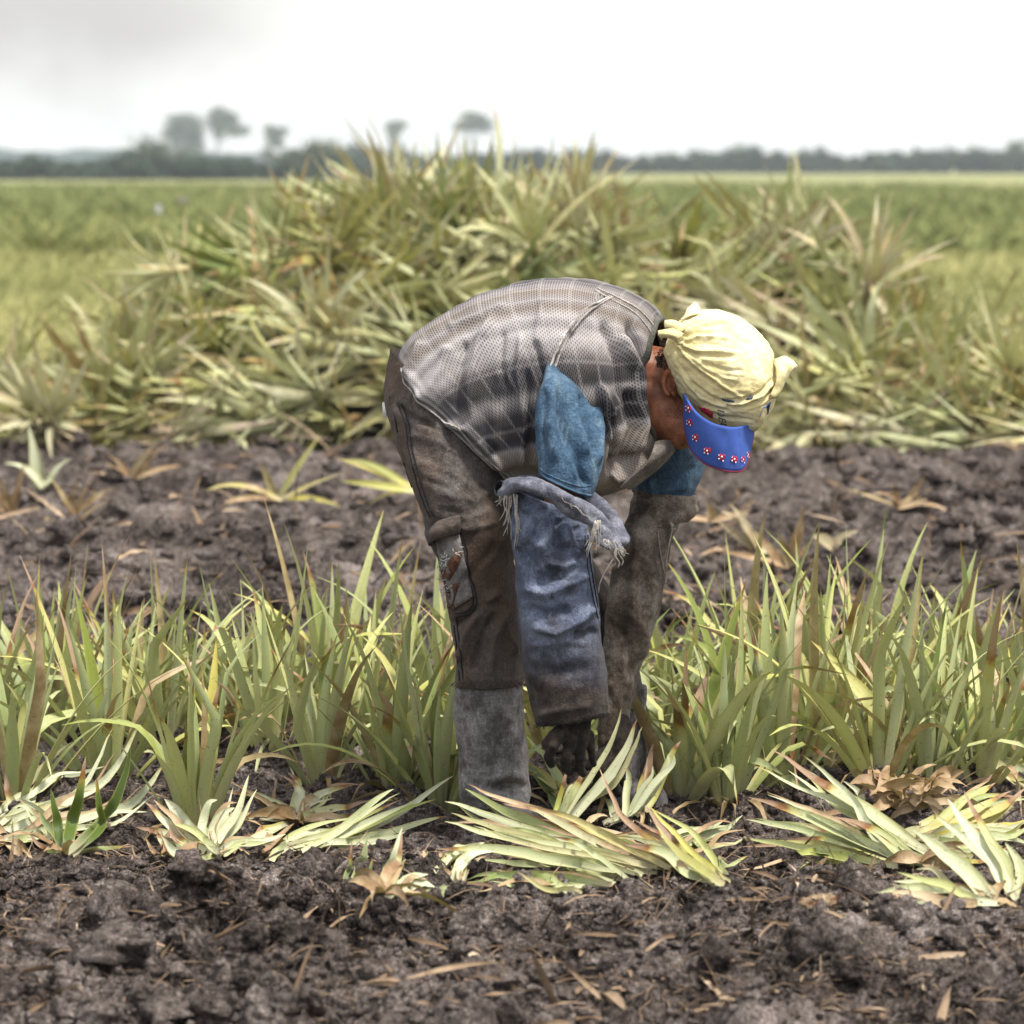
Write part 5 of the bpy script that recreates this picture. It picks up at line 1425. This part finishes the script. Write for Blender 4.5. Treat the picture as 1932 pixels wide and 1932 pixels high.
lying('cut_pineapple_plant', 'cut leaves spreading left with dark rusty tips in front of the right row', [
    (p6((1250, 1680), (1000, 1540), (750, 1430), (510, 1345)), .040, pl(.78, .45), .2), (p6((1300, 1660), (1100, 1490), (900, 1370), (700, 1210)), .036, pl(1.2, .7), .3), (p6((1340, 1650), (1150, 1480), (950, 1340), (830, 1270), (620, 1110)), .044, pl(.68, .6, 0, .6), .25),
    (p6((1180, 1660), (950, 1580), (750, 1560), (480, 1580)), .036, pl(.55, .25, 0, .7), .08), (p6((1050, 1690), (900, 1620), (780, 1610), (690, 1640)), .026, pl(1.0, .1, 0, .6), .05), (p6((1130, 1650), (850, 1540), (700, 1490), (500, 1445)), .034, pl(1.1, .6), .15),
    (p6((1270, 1690), (1100, 1600), (900, 1480), (600, 1330)), .036, pl(1.2, .75), .2), (p6((1380, 1690), (1250, 1620), (1100, 1500), (900, 1440)), .034, pl(.75, .35, 0, .6), .12), (p6((1100, 1500), (980, 1420), (850, 1430), (760, 1390)), .02, pl(.3, .3, .5), .06),
    (p6((1060, 1400), (1030, 1330), (960, 1265)), .022, pl(1.1, .8), .03), (p6((1290, 1680), (1150, 1610), (1000, 1560), (820, 1500)), .03, pl(1.2, .45), .1),
], base=C6(1320, 1680), skirt=4)
lying('cut_pineapple_plant', 'cut plant with tan papery butt, leaves pointing to the right edge', [
    (p6((1300, 1560), (1450, 1480), (1600, 1400), (1750, 1310)), .040, pl(.85, .25, 0, .8), .12), (p6((1300, 1540), (1500, 1470), (1700, 1400), (1830, 1290)), .038, pl(.8, .2, .1, .9), .12), (p6((1290, 1580), (1450, 1560), (1650, 1520), (1830, 1500)), .044, pl(1.1, .6), .05), (p6((1310, 1590), (1500, 1580), (1700, 1560), (1850, 1570)), .042, pl(1.2, .6), .04),
    (p6((1330, 1530), (1480, 1440), (1650, 1380), (1850, 1350)), .036, pl(1.1, .3, 0, .4), .15), (p6((1320, 1600), (1500, 1640), (1700, 1660), (1850, 1650)), .04, pl(1.2, .4, 0, .4), .0), (p6((1270, 1600), (1260, 1540), (1320, 1480)), .05, pl(1.4, .4, .3), .02), (p6((1300, 1590), (1480, 1620), (1620, 1590), (1760, 1600)), .036, pl(.9, .5, 0, .7), .02),
    (p6((1320, 1500), (1450, 1430), (1580, 1350), (1680, 1270)), .03, pl(.9, .2, 0, .85), .15), (p6((1420, 1600), (1600, 1560), (1750, 1540), (1850, 1470)), .034, pl(1.2, .4, 0, .5), .06),
], base=C6(1300, 1565), skirt=6)
PB = on_ground(*C6(1235, 1420), .02); A = Acc()
for k in range(46):
    a = FR.uniform(0, 6.28); p = np.array([FR.uniform(-.07, .07), FR.uniform(-.04, .04), FR.uniform(0, .05)])
    grown_leaf(A, p, [math.cos(a), math.sin(a), FR.uniform(-.1, 1)], [0, -.6, .7], FR.uniform(.04, .13), FR.uniform(.014, .034), .7, (FR.random(), .95, 0, 2), FR, 7, None, FR.uniform(-2.5, 2.5), wav=.3)
o = link('papery_butt', A.mesh('papery_butt', M['leaf_cut'])); o.location = PB; tag(o, 'crumpled papery tan plant base behind the cut leaves on the right', 'plant base')
lying('cut_pineapple_plant', 'pale stiff leaves rising left from the soil crest at the right edge', [
    (p6((1640, 1850), (1550, 1720), (1420, 1600), (1290, 1490)), .040, pl(1.2, .85), .12), (p6((1730, 1855), (1690, 1680), (1570, 1520), (1450, 1345)), .044, pl(1.2, .85), .14), (p6((1600, 1850), (1450, 1780), (1330, 1750), (1200, 1740)), .030, pl(1.1, .8), .05), (p6((1640, 1860), (1500, 1850), (1350, 1840), (1180, 1850)), .036, pl(1.2, .8), .02),
    (p6((1770, 1845), (1770, 1690), (1710, 1590)), .030, pl(1.1, .6), .06), (p6((1630, 1850), (1400, 1790), (1250, 1780), (1120, 1800)), .032, pl(1.1, .7), .04), (p6((1790, 1840), (1790, 1680), (1720, 1560)), .03, pl(1.2, .6), .06), (p6((1660, 1860), (1560, 1880), (1440, 1880)), .034, pl(1.2, .6), .0),
], base=C6(1640, 1850), skirt=5)
lying('cut_pineapple_plant', 'one long pale leaf arching in from the right edge above the bundle', [
    (p6((1900, 1300), (1700, 1190), (1550, 1090), (1400, 1005)), .042, pl(.98, .75), .1), (p6((1900, 1330), (1750, 1270), (1600, 1270), (1520, 1310)), .024, pl(.4, .2, .3, .8), .05), (p6((1900, 1280), (1760, 1200), (1640, 1140), (1560, 1120)), .034, pl(1.1, .3, 0, .5), .15)
], group=None, cat='pineapple leaf')

# torn scraps of plants on the ploughed strip further back
def scrap(label, px, py, spec, name='torn_leaf_scrap', cat='leaf scrap', seed=0):
    r = random.Random(seed + px); b = on_ground(px, py, .0); A = Acc()
    for (ang, el, Ln, W, v) in spec:
        a = math.radians(ang); e = math.radians(el)
        d = np.array([math.cos(a) * math.cos(e), -.3 * math.cos(e), math.sin(e)])
        grown_leaf(A, [r.uniform(-.02, .02), r.uniform(-.02, .02), 0], d, [0, -.6, .6], Ln, W, r.uniform(-.2, .8), v, r, 9, None, r.uniform(-1, 1))
    o = link(name, A.mesh(name, M['leaf_cut'])); o.location = b; tag(o, label, cat, 'plant scraps on the ploughed strip')
W_ = lambda p=.8, d=0.0, g=.6: (g, d, p, 1.2)
scrap('pale shoot with four stiff leaves on the ploughed soil near the left edge', 78, 922, [(140, 48, .2, .045, W_(1)), (95, 80, .26, .045, W_(1)), (75, 75, .16, .04, W_(1)), (60, 45, .18, .04, W_(1)), (50, 20, .1, .04, W_(1.1))])
scrap('looping yellow leaves pulled onto the ploughed soil below the heap', 520, 945, [(150, 28, .30, .026, W_(.2, .2, .9)), (60, 40, .30, .034, W_(.3, 0, .85)), (40, 22, .3, .026, W_(.3, .3, .9)), (120, 55, .16, .03, W_(.4, .6, .8)), (170, 12, .26, .022, W_(.4, .9, .8)), (20, 8, .25, .026, W_(.1, 0, .9)), (100, 15, .2, .03, W_(.5, 1)), (165, 5, .3, .02, W_(.5, 1))])
scrap('yellow green leaves on the soil just behind the worker\'s seat', 790, 930, [(165, 25, .35, .035, W_(.1, 0, .9)), (150, 12, .3, .035, W_(.1, 0, .8)), (175, 40, .3, .03, W_(.2, 0, .7)), (160, 5, .22, .03, W_(.1, .2, 1))])
scrap('bleached fan of dead leaves on the soil right of the brown arm guard', 1430, 1045, [(135, 50, .22, .04, W_(.9, .8)), (120, 60, .2, .045, W_(1, .6)), (150, 35, .2, .04, W_(1, .7)), (165, 15, .22, .03, W_(.5, 1)), (20, 10, .1, .04, W_(1, .5))])
scrap('small pale torn leaf near the top of the ploughed strip at right', 1560, 1035, [(120, 30, .1, .05, W_(1, .6)), (60, 25, .12, .05, W_(1, .6)), (10, 15, .12, .04, W_(.8, .7))])
scrap('straw coloured dead tuft on the ploughed soil at the left edge', 20, 975, [(a, e, .22, .02, W_(.3, 1)) for a, e in ((150, 20), (130, 45), (110, 60), (80, 60), (60, 40), (30, 20), (100, 30), (45, 60))])
scrap('dead brown leaf bits beside the folded brown cuff', 1345, 985, [(150, 10, .18, .03, W_(.4, 1)), (30, 15, .15, .03, W_(.4, 1)), (100, 50, .08, .03, W_(.5, .9))])
for px_, py_, lab in ((140, 985, 'straw coloured dead tuft beside the one at the left edge of the ploughed soil'), (1480, 1075, 'dead bleached leaves just above the tips of the right row'), (1700, 960, 'few brown leaf bits on the dark soil right of the worker\'s head'), (250, 905, 'brown withered leaves at the foot of the heap on the left')):
    scrap(lab, px_, py_, [(FR.uniform(10, 170), FR.uniform(5, 60), FR.uniform(.1, .24), FR.uniform(.016, .036), W_(FR.uniform(.2, .8), FR.choice((.8, 1, 1)))) for _ in range(9)])
# red brown rotten butt on the soil crest
M['rot_butt'] = cloth('rotten_tan_fibre', (.10, .045, .025), (.26, .19, .12), (.40, .33, .22), 40)
acc = Acc()
b = on_ground(1545, 1730, .012)
tube(acc, [[-.03, 0, 0], [.0, .01, .012], [.035, .015, .006], [.08, .02, 0]], .02, 9, [.8, .95, 1.1, 1.1, 1, .95, .9, .85, .8, .7, .6, .5], res=12)
acc2 = [np.array(v) + .006 * np.array([perlin(np.array(v) * 60), perlin(np.array(v) * 60 + 9), perlin(np.array(v) * 60 + 4)]) for v in acc.V]; acc.V = acc2
for k in range(14):
    a = FR.uniform(0, 6.28); grown_leaf(acc, [FR.uniform(-.02, .06), 0, .01], [math.cos(a), math.sin(a) * .6, FR.uniform(0, .8)], [0, -.5, .8], FR.uniform(.015, .035), .014, .6, (.5, 1, 0, 2), FR, 6, None, FR.uniform(-2, 2))
o = link('rotten_butt', acc.mesh('rotten_butt', M['rot_butt'])); o.location = b; tag(o, 'rotten tan plant butt half buried in the soil crest on the right', 'plant butt')

# ------------------------------------------------------------------ dry scraps all over the soil
def litter(name, n, yr, seed, big=1.0, label=None):
    r = random.Random(seed); A = Acc()
    for k in range(n):
        y = r.uniform(*yr); h = .145 * (y + 8); x = r.uniform(-h, h)
        if perlin(np.array([x * 1.1, y * 1.3, seed])) < r.uniform(-.5, .35): continue
        z = float(ground_z(x, y)); a = r.uniform(0, 6.28); e = abs(r.gauss(0, .35))
        if r.random() < .1: e = r.uniform(.6, 1.3)
        Ln = r.choice((.02, .03, .04, .06, .09, .13)) * r.uniform(.7, 1.3) * big; W = r.choice((.002, .003, .004, .006, .009, .013)) * r.uniform(.7, 1.2) * big
        d = np.array([math.cos(a) * math.cos(e), math.sin(a) * math.cos(e), math.sin(e)])
        if Ln < .05 * big and W > .009 * big: pass
        n0 = len(A.V)
        grown_leaf(A, [x, y, z + .002 * big], d, [r.uniform(-.5, .5), r.uniform(-.8, .2), 1], Ln, W, r.uniform(.0, .7), (min(1, max(0, r.gauss(.5, .26))), 0, 0, 0), r, 5, None, r.uniform(-2.5, 2.5), prof=r.choice((.6, 1, 3)), wav=.3)
    o = link(name, A.mesh(name, M['litter'])); tag(o, label, kind='stuff'); return o
litter('dry_leaf_litter', 5200, (-2.1, .6), 3, .75, 'brown and straw coloured scraps of dead leaf strewn on the foreground soil')
litter('dry_leaf_litter', 420, (-2.1, -1.2), 8, 1.15, 'larger torn pieces of dead leaf on the nearest soil')
litter('dry_leaf_litter', 3600, (1.0, 9.8), 4, 1.9, 'brown scraps of dead leaf strewn on the ploughed strip')
# fine roots and straw fibres
def fibres(n, yr, seed):
    r = random.Random(seed); A = Acc()
    for k in range(n):
        y = r.uniform(*yr); x = r.uniform(-1, 1) * .14 * (y + 8); z = float(ground_z(x, y)); a = r.uniform(0, 6.28); e_ = r.uniform(-.1, .7)
        d = np.array([math.cos(a) * math.cos(e_), math.sin(a) * math.cos(e_), math.sin(e_)])
        grown_leaf(A, [x, y, z + .003], d, [0, -.5, .8], r.uniform(.015, .08), r.uniform(.0012, .0026), r.uniform(-.5, 1.5), (min(1, max(0, r.gauss(.55, .25))), 0, 0, 0), r, 4, None, 0)
    o = link('root_fibres', A.mesh('root_fibres', M['litter'])); tag(o, 'fine roots and straw fibres in the foreground soil', kind='stuff')
fibres(2600, (-2.1, .2), 77)
# crumbs of soil
def crumbs(n, yr, seed, smin, smax):
    r = np.random.RandomState(seed)
    ico = np.array([(0, 0, 1), (.894, 0, .447), (.276, .851, .447), (-.724, .526, .447), (-.724, -.526, .447), (.276, -.851, .447), (.724, .526, -.447), (-.276, .851, -.447), (-.894, 0, -.447), (-.276, -.851, -.447), (.724, -.526, -.447), (0, 0, -1)])
    fc = np.array([(0, 1, 2), (0, 2, 3), (0, 3, 4), (0, 4, 5), (0, 5, 1), (1, 6, 2), (2, 7, 3), (3, 8, 4), (4, 9, 5), (5, 10, 1), (2, 6, 7), (3, 7, 8), (4, 8, 9), (5, 9, 10), (1, 10, 6), (6, 11, 7), (7, 11, 8), (8, 11, 9), (9, 11, 10), (10, 11, 6)])
    y = r.uniform(yr[0], yr[1], n); x = r.uniform(-1, 1, n) * (.145 * (y + 8)); z = ground_z(x, y)
    s = smin * (smax / smin) ** (r.rand(n) ** 2.2)
    Vv = ico[None] * (1 + .45 * r.uniform(-1, 1, (n, 12, 1))) * s[:, None, None] * r.uniform(.6, 1.2, (n, 1, 3))
    Vv[..., 2] *= .75
    Vv += np.stack([x, y, z + s * .25], -1)[:, None]
    Fv = (fc[None] + 12 * np.arange(n)[:, None, None]).reshape(-1, 3)
    o = link('soil_crumbs', mesh('soil_crumbs', Vv.reshape(-1, 3), Fv, M['clod'])); tag(o, kind='stuff'); o['label'] = 'loose crumbs and small clods of dark soil'
def clods(n, yr, seed, smin, smax):
    r = np.random.RandomState(seed); t = np.linspace(0, np.pi, 9); ph = np.linspace(0, 2 * np.pi, 12, endpoint=False)
    q = np.array([[np.sin(a) * np.cos(b_), np.sin(a) * np.sin(b_), np.cos(a)] for a in t for b_ in ph])
    fq = np.array([(i * 12 + k, i * 12 + (k + 1) % 12, (i + 1) * 12 + (k + 1) % 12, (i + 1) * 12 + k) for i in range(8) for k in range(12)])
    y = r.uniform(yr[0], yr[1], n); x = r.uniform(-1, 1, n) * (.145 * (y + 8))
    keep = perlin(np.stack([x * 1.7, y * 2.2, x * 0 + seed], -1)) > r.uniform(-.5, .3, n)
    x, y = x[keep], y[keep]; n = len(x); z = ground_z(x, y)
    s = smin * (smax / smin) ** (r.rand(n) ** 1.8)
    pq = q[None] + r.uniform(0, 90, (n, 1, 3))
    hgt = 1 + .55 * perlin(pq * 1.3) + .4 * perlin(pq * 3.1) + .3 * perlin(pq * 6.5)
    Vv = q[None] * hgt[..., None] * s[:, None, None] * r.uniform(.65, 1.25, (n, 1, 3)); Vv[..., 2] *= .8
    Vv += np.stack([x, y, z + s * .2], -1)[:, None]
    Fv = (fq[None] + 108 * np.arange(n)[:, None, None]).reshape(-1, 4)
    o = link('soil_clods', mesh('soil_clods', Vv.reshape(-1, 3), Fv, M['clod'])); tag(o, kind='stuff'); o['label'] = 'lumpy clods of dark soil'
clods(5200, (-2.15, -.55), 15, .006, .026)
clods(330, (-2.15, -.5), 19, .022, .05)
clods(1600, (-.55, .6), 16, .005, .018)
clods(2200, (.9, 9.6), 17, .02, .06)
crumbs(34000, (-2.15, .5), 5, .0022, .013)
crumbs(5000, (.5, 9.6), 6, .008, .04)
# ------------------------------------------------------------------ fields, hedges and trees far behind
def tufts(name, n, xr, yr, h, wblade, mat, seed, label, nb=6, power=1.0, clump=.5):
    r = np.random.RandomState(seed)
    y = yr[0] + (yr[1] - yr[0]) * r.rand(n) ** power
    hw = .142 * (y + 8) + 1
    x = r.uniform(-1, 1, n) * hw
    if xr is not None:
        keep = xr(x, y); x, y = x[keep], y[keep]; n = len(x)
    sc = 1 + y / 90.0
    a = r.uniform(0, 2 * np.pi, (n, nb)); t = r.uniform(.05, .7, (n, nb)); L = h * r.uniform(.6, 1.15, (n, nb)) * (1 + .25 * perlin(np.stack([x * .2, y * .06, x * 0], -1)))[:, None]
    b = np.stack([x, y, np.full(n, .03)], -1)[:, None] + np.stack([np.cos(a), np.sin(a), 0 * a], -1) * (.08 * clump * sc[:, None, None])
    d = np.stack([np.cos(a) * np.sin(t), np.sin(a) * np.sin(t), np.cos(t)], -1)
    s = np.stack([-np.sin(a + 1.2), np.cos(a + 1.2), 0 * a], -1) * (wblade * .5 * sc[:, None, None])
    m = b + d * (L * .55)[..., None]; tip = b + d * L[..., None] + np.stack([np.cos(a), np.sin(a), -.4 + 0 * a], -1) * (L * .22)[..., None]
    V = np.stack([b - s * .7, b + s * .7, m + s, m - s, tip + s * .08, tip - s * .08], 2).reshape(-1, 3)
    k = np.arange(n * nb)[:, None] * 6
    F = np.concatenate([k + np.array([[0, 1, 2, 3]]), k + np.array([[3, 2, 4, 5]])])
    c = np.zeros((len(V), 4)); c[:, 0] = np.repeat(r.rand(n * nb) * .6 + .2 + .35 * np.repeat(perlin(np.stack([x * .25, y * .1, x * 0 + 3], -1)), nb), 6); c[:, 3] = 1
    o = link(name, mesh(name, V, F, mat, col=c)); tag(o, label, kind='stuff')
tufts('yellow_grass', 9000, None, (13.5, 40), .34, .022, M['grass'], 31, 'short yellow green grass behind the heap', 6, 1.3)
tufts('crop', 16000, lambda x, y: y > 39 + .10 * x, (37, 150), .62, .05, M['crop'], 32, 'green crop standing in the field beyond the heap', 6, 1.5)

def leafy(n, centres, radii, size, seed, c0=.5):
    """leaf quads spread through clumps: returns V,F,col"""
    r = np.random.RandomState(seed); centres = np.asarray(centres, float); radii = np.asarray(radii, float)
    w = radii.prod(1) if radii.ndim > 1 else radii ** 3
    k = r.choice(len(centres), n, p=w / w.sum())
    d = r.normal(size=(n, 3)); d = d * .52
    p = centres[k] + d * radii[k]
    a = r.normal(size=(n, 3)); a /= np.linalg.norm(a, axis=1)[:, None]; b = np.cross(a, r.normal(size=(n, 3))); b /= np.linalg.norm(b, axis=1)[:, None]
    s = size * r.uniform(.6, 1.3, n)[:, None]
    V = np.stack([p - a * s, p + b * s * .6, p + a * s, p - b * s * .6], 1).reshape(-1, 3)
    F = np.arange(n * 4).reshape(-1, 4)
    c = np.zeros((n * 4, 4)); c[:, 0] = np.repeat(np.clip(r.normal(c0, .22, n), 0, 1), 4); c[:, 3] = 1
    return V, F, c

def far_tree(px, base_d, crown, label, seed, lean=0.0, nleaf=900, group='trees along the far field edge', cat='tree', name='tree'):
    """crown: list of (px, py, rx_px, ry_px) clumps in photo pixels at distance base_d"""
    Y = base_d - 8; k = KPX / base_d
    x0 = (px - 966) / k; e = link(name, None); e.location = (x0, Y, 0); tag(e, label, cat, group)
    C = np.array([P(a, b, Y) for a, b, _, _ in crown]) - np.array([x0, Y, 0]); C[:, 1] += np.random.RandomState(seed).uniform(-.5, .5, len(C)) * base_d / 300
    R = np.array([(rx / k, max(rx, ry) / k * .9, ry / k) for _, _, rx, ry in crown])
    # split each clump into lumps so that gaps show
    r = np.random.RandomState(seed); cc, rr = [], []
    for c, rad in zip(C, R):
        for _ in range(7):
            dd = r.normal(size=3); dd /= np.linalg.norm(dd); cc.append(c + dd * rad * .75 * r.rand() ** .4); rr.append(rad * r.uniform(.42, .68))
    V, F, col = leafy(int(nleaf * 1.2), cc, rr, .15 * base_d / 300, seed)
    link('crown', mesh('crown', V, F, M['tree'], smooth_=False, col=col), e)
    A = Acc(); top = C[:, 2].max()
    mid = C.mean(0)
    tube(A, [[0, 0, -.1], [mid[0] * .3 + lean * .2, 0, top * .35], [mid[0] * .7, 0, top * .7], [mid[0], mid[1], top]], .10 * base_d / 300, 7, list(np.linspace(1, .25, 14)), res=14)
    for c in C:
        tube(A, [[mid[0] * .5, 0, max(.3, c[2] * .55)], (np.array([mid[0] * .5, 0, c[2] * .55]) + c) / 2 + np.array([0, 0, .1]), c], .05 * base_d / 300, 5, .7, res=7)
    link('trunk', A.mesh('trunk', M['bark']), e)
far_tree(348, 900, [(345, 230, 36, 24), (370, 262, 30, 28), (332, 256, 28, 24), (352, 292, 26, 22)], 'tall pale crowned tree, leftmost of the tall trees on the skyline', 1, nleaf=2300)
far_tree(400, 900, [(425, 220, 32, 22), (444, 246, 32, 13), (412, 246, 22, 15)], 'tree with a tall leaning crown, bare under its flat right side', 2, nleaf=1600)
far_tree(512, 900, [(516, 248, 22, 17), (522, 268, 16, 14), (500, 290, 16, 12)], 'small round crowned tree between the leaning tree and the heap', 3, nleaf=800)
far_tree(590, 345, [(600, 290, 52, 26), (545, 304, 38, 18), (645, 304, 30, 16)], 'broad low dark tree just left of the heap crest', 4, nleaf=2600)
far_tree(285, 345, [(285, 296, 55, 26), (330, 306, 55, 24), (235, 312, 50, 16), (400, 316, 50, 16)], 'broad dark bush under the leftmost tall tree', 5, nleaf=3200)
far_tree(742, 1000, [(742, 235, 20, 14), (742, 255, 14, 14), (748, 280, 16, 14)], 'slim tree seen behind the upright tuft on the heap top', 6, nleaf=600)
far_tree(893, 1000, [(890, 222, 24, 16), (905, 238, 30, 14), (872, 240, 22, 10)], 'flat topped tree rising behind the heap crest', 7, nleaf=1000)
far_tree(1405, 1300, [(1405, 285, 26, 14), (1395, 296, 30, 12)], 'rounded tree standing above the right skyline', 8, nleaf=700)
far_tree(1912, 600, [(1912, 278, 28, 16), (1935, 290, 36, 18), (1890, 298, 26, 10)], 'dark rounded tree at the right edge of the skyline', 9, nleaf=1000)
far_tree(1665, 1300, [(1665, 296, 34, 9), (1700, 299, 30, 8)], 'low bush on the right skyline left of the dark rounded tree', 10, nleaf=500)
far_tree(1330, 1300, [(1330, 298, 26, 8), (1352, 300, 20, 7)], 'low bush on the right skyline beside the rounded tree', 11, nleaf=400)
# the continuous hedge of far woods
def hedge(px0, px1, top, base_d, n, seed, amp=5):
    r = np.random.RandomState(seed); Y = base_d - 8; k = KPX / base_d; cc, rr = [], []
    for px in np.arange(px0, px1, 14):
        t = top(px) + r.uniform(-amp, amp) * 1.1
        zt = P(px, t, Y)[2]
        if zt < .4: continue
        for f in (.25, .6, .85):
            cc.append(((px - 966 + r.uniform(-8, 8)) / k, Y + r.uniform(-4, 4), zt * f)); rr.append((14 / k, 1.2, zt * .26))
    return leafy(n, cc, rr, .22 * base_d / 300, seed, .45)
parts = [hedge(-120, 720, lambda p: 310 - 12 * math.exp(-((p - 300) / 130) ** 2) - 6 * math.sin(p / 31), 320, 16000, 41), hedge(560, 2060, lambda p: 293 + 4 * math.sin(p / 60) + 2 * math.sin(p / 23), 540, 22000, 42, 6)]
V = np.concatenate([p[0] for p in parts]); F = np.concatenate([parts[0][1], parts[1][1] + len(parts[0][0])]); c = np.concatenate([p[2] for p in parts])
tag(link('far_woods', mesh('far_woods', V, F, M['woods'], smooth_=False, col=c)), 'low dark line of woods along the horizon', kind='stuff')
# wooded ridge, blue with distance, on the left
Yr = 1000; k = KPX / (Yr + 8); V = []; nx, ny = 90, 6
for j in range(ny):
    for i in range(nx):
        px = -350 + 1500 * i / (nx - 1); t = 280 + 3 * math.sin(px / 37) + 2 * math.sin(px / 13 + 1) + 8 * smooth(150, 420, px) + 16 * smooth(380, 900, px)
        f = math.sin(math.pi * j / (ny - 1))
        V.append(((px - 966) / k, Yr + 14 * j, -2 + (P(px, t, Yr)[2] + 2) * f))
F = np.array([(j * nx + i, j * nx + i + 1, (j + 1) * nx + i + 1, (j + 1) * nx + i) for j in range(ny - 1) for i in range(nx - 1)])
M['hill'] = plain('wooded_ridge_green', (.03, .05, .045), .95, .5, .05)
tag(link('hills', mesh('hills', np.array(V), F, M['hill'])), kind='structure')
# post and sack in the field on the left
A = Acc(); b = P(344, 410, 62); zb = .05; zt = P(344, 372, 62)[2]
tube(A, [[0, 0, -.1], [.005, 0, (zt - zb) * .5], [0, 0, zt - zb]], .095, 8, [1, .96, .9], res=8)
o = link('field_post', A.mesh('field_post', M['post'])); o.location = (b[0], 62, zb); tag(o, 'short grey post standing in the green field left of the heap', 'post')
A = Acc(); b = P(300, 410, 60); H0 = P(300, 386, 60)[2] - .05
V, F = [], []
for i in range(9):
    t = i / 8
    for k_ in range(14):
        a = 2 * math.pi * k_ / 14; rr = .11 * (1 + .15 * math.sin(3 * a + i)) * (math.sin(math.pi * min(1, .25 + t * .72)) ** .5 if t < .85 else .35 + .5 * (1 - t))
        V.append((rr * math.cos(a), rr * .7 * math.sin(a), H0 * t))
F = [(i * 14 + k_, i * 14 + (k_ + 1) % 14, (i + 1) * 14 + (k_ + 1) % 14, (i + 1) * 14 + k_) for i in range(8) for k_ in range(14)] + [tuple(range(13, -1, -1)), tuple(8 * 14 + k_ for k_ in range(14))]
A.add(V, F); o = link('white_sack', A.mesh('white_sack', M['sack'])); o.location = (b[0], 60, .05); tag(o, 'small white sack upright in the green field beside the grey post', 'sack')

# moist air
hz = NT('pale_moist_air'); hz.n.clear()
ho = hz.n.new('ShaderNodeOutputMaterial'); pv = hz.n.new('ShaderNodeVolumePrincipled')
pv.inputs['Color'].default_value = (.62, .68, .80, 1); pv.inputs['Density'].default_value = .00038; pv.inputs['Anisotropy'].default_value = .2
hz.l.new(pv.outputs[0], ho.inputs['Volume'])
x0, x1, y0, y1, z0, z1 = -900, 900, -18, 2100, -4, 20
V = [(x, y, z) for x in (x0, x1) for y in (y0, y1) for z in (z0, z1)]
F = [(0, 1, 3, 2), (4, 6, 7, 5), (0, 4, 5, 1), (2, 3, 7, 6), (0, 2, 6, 4), (1, 5, 7, 3)]
tag(link('haze', mesh('haze', V, F, hz.m, smooth_=False)), 'pale moist air over the fields', kind='stuff')
S.cycles.volume_bounces = 1
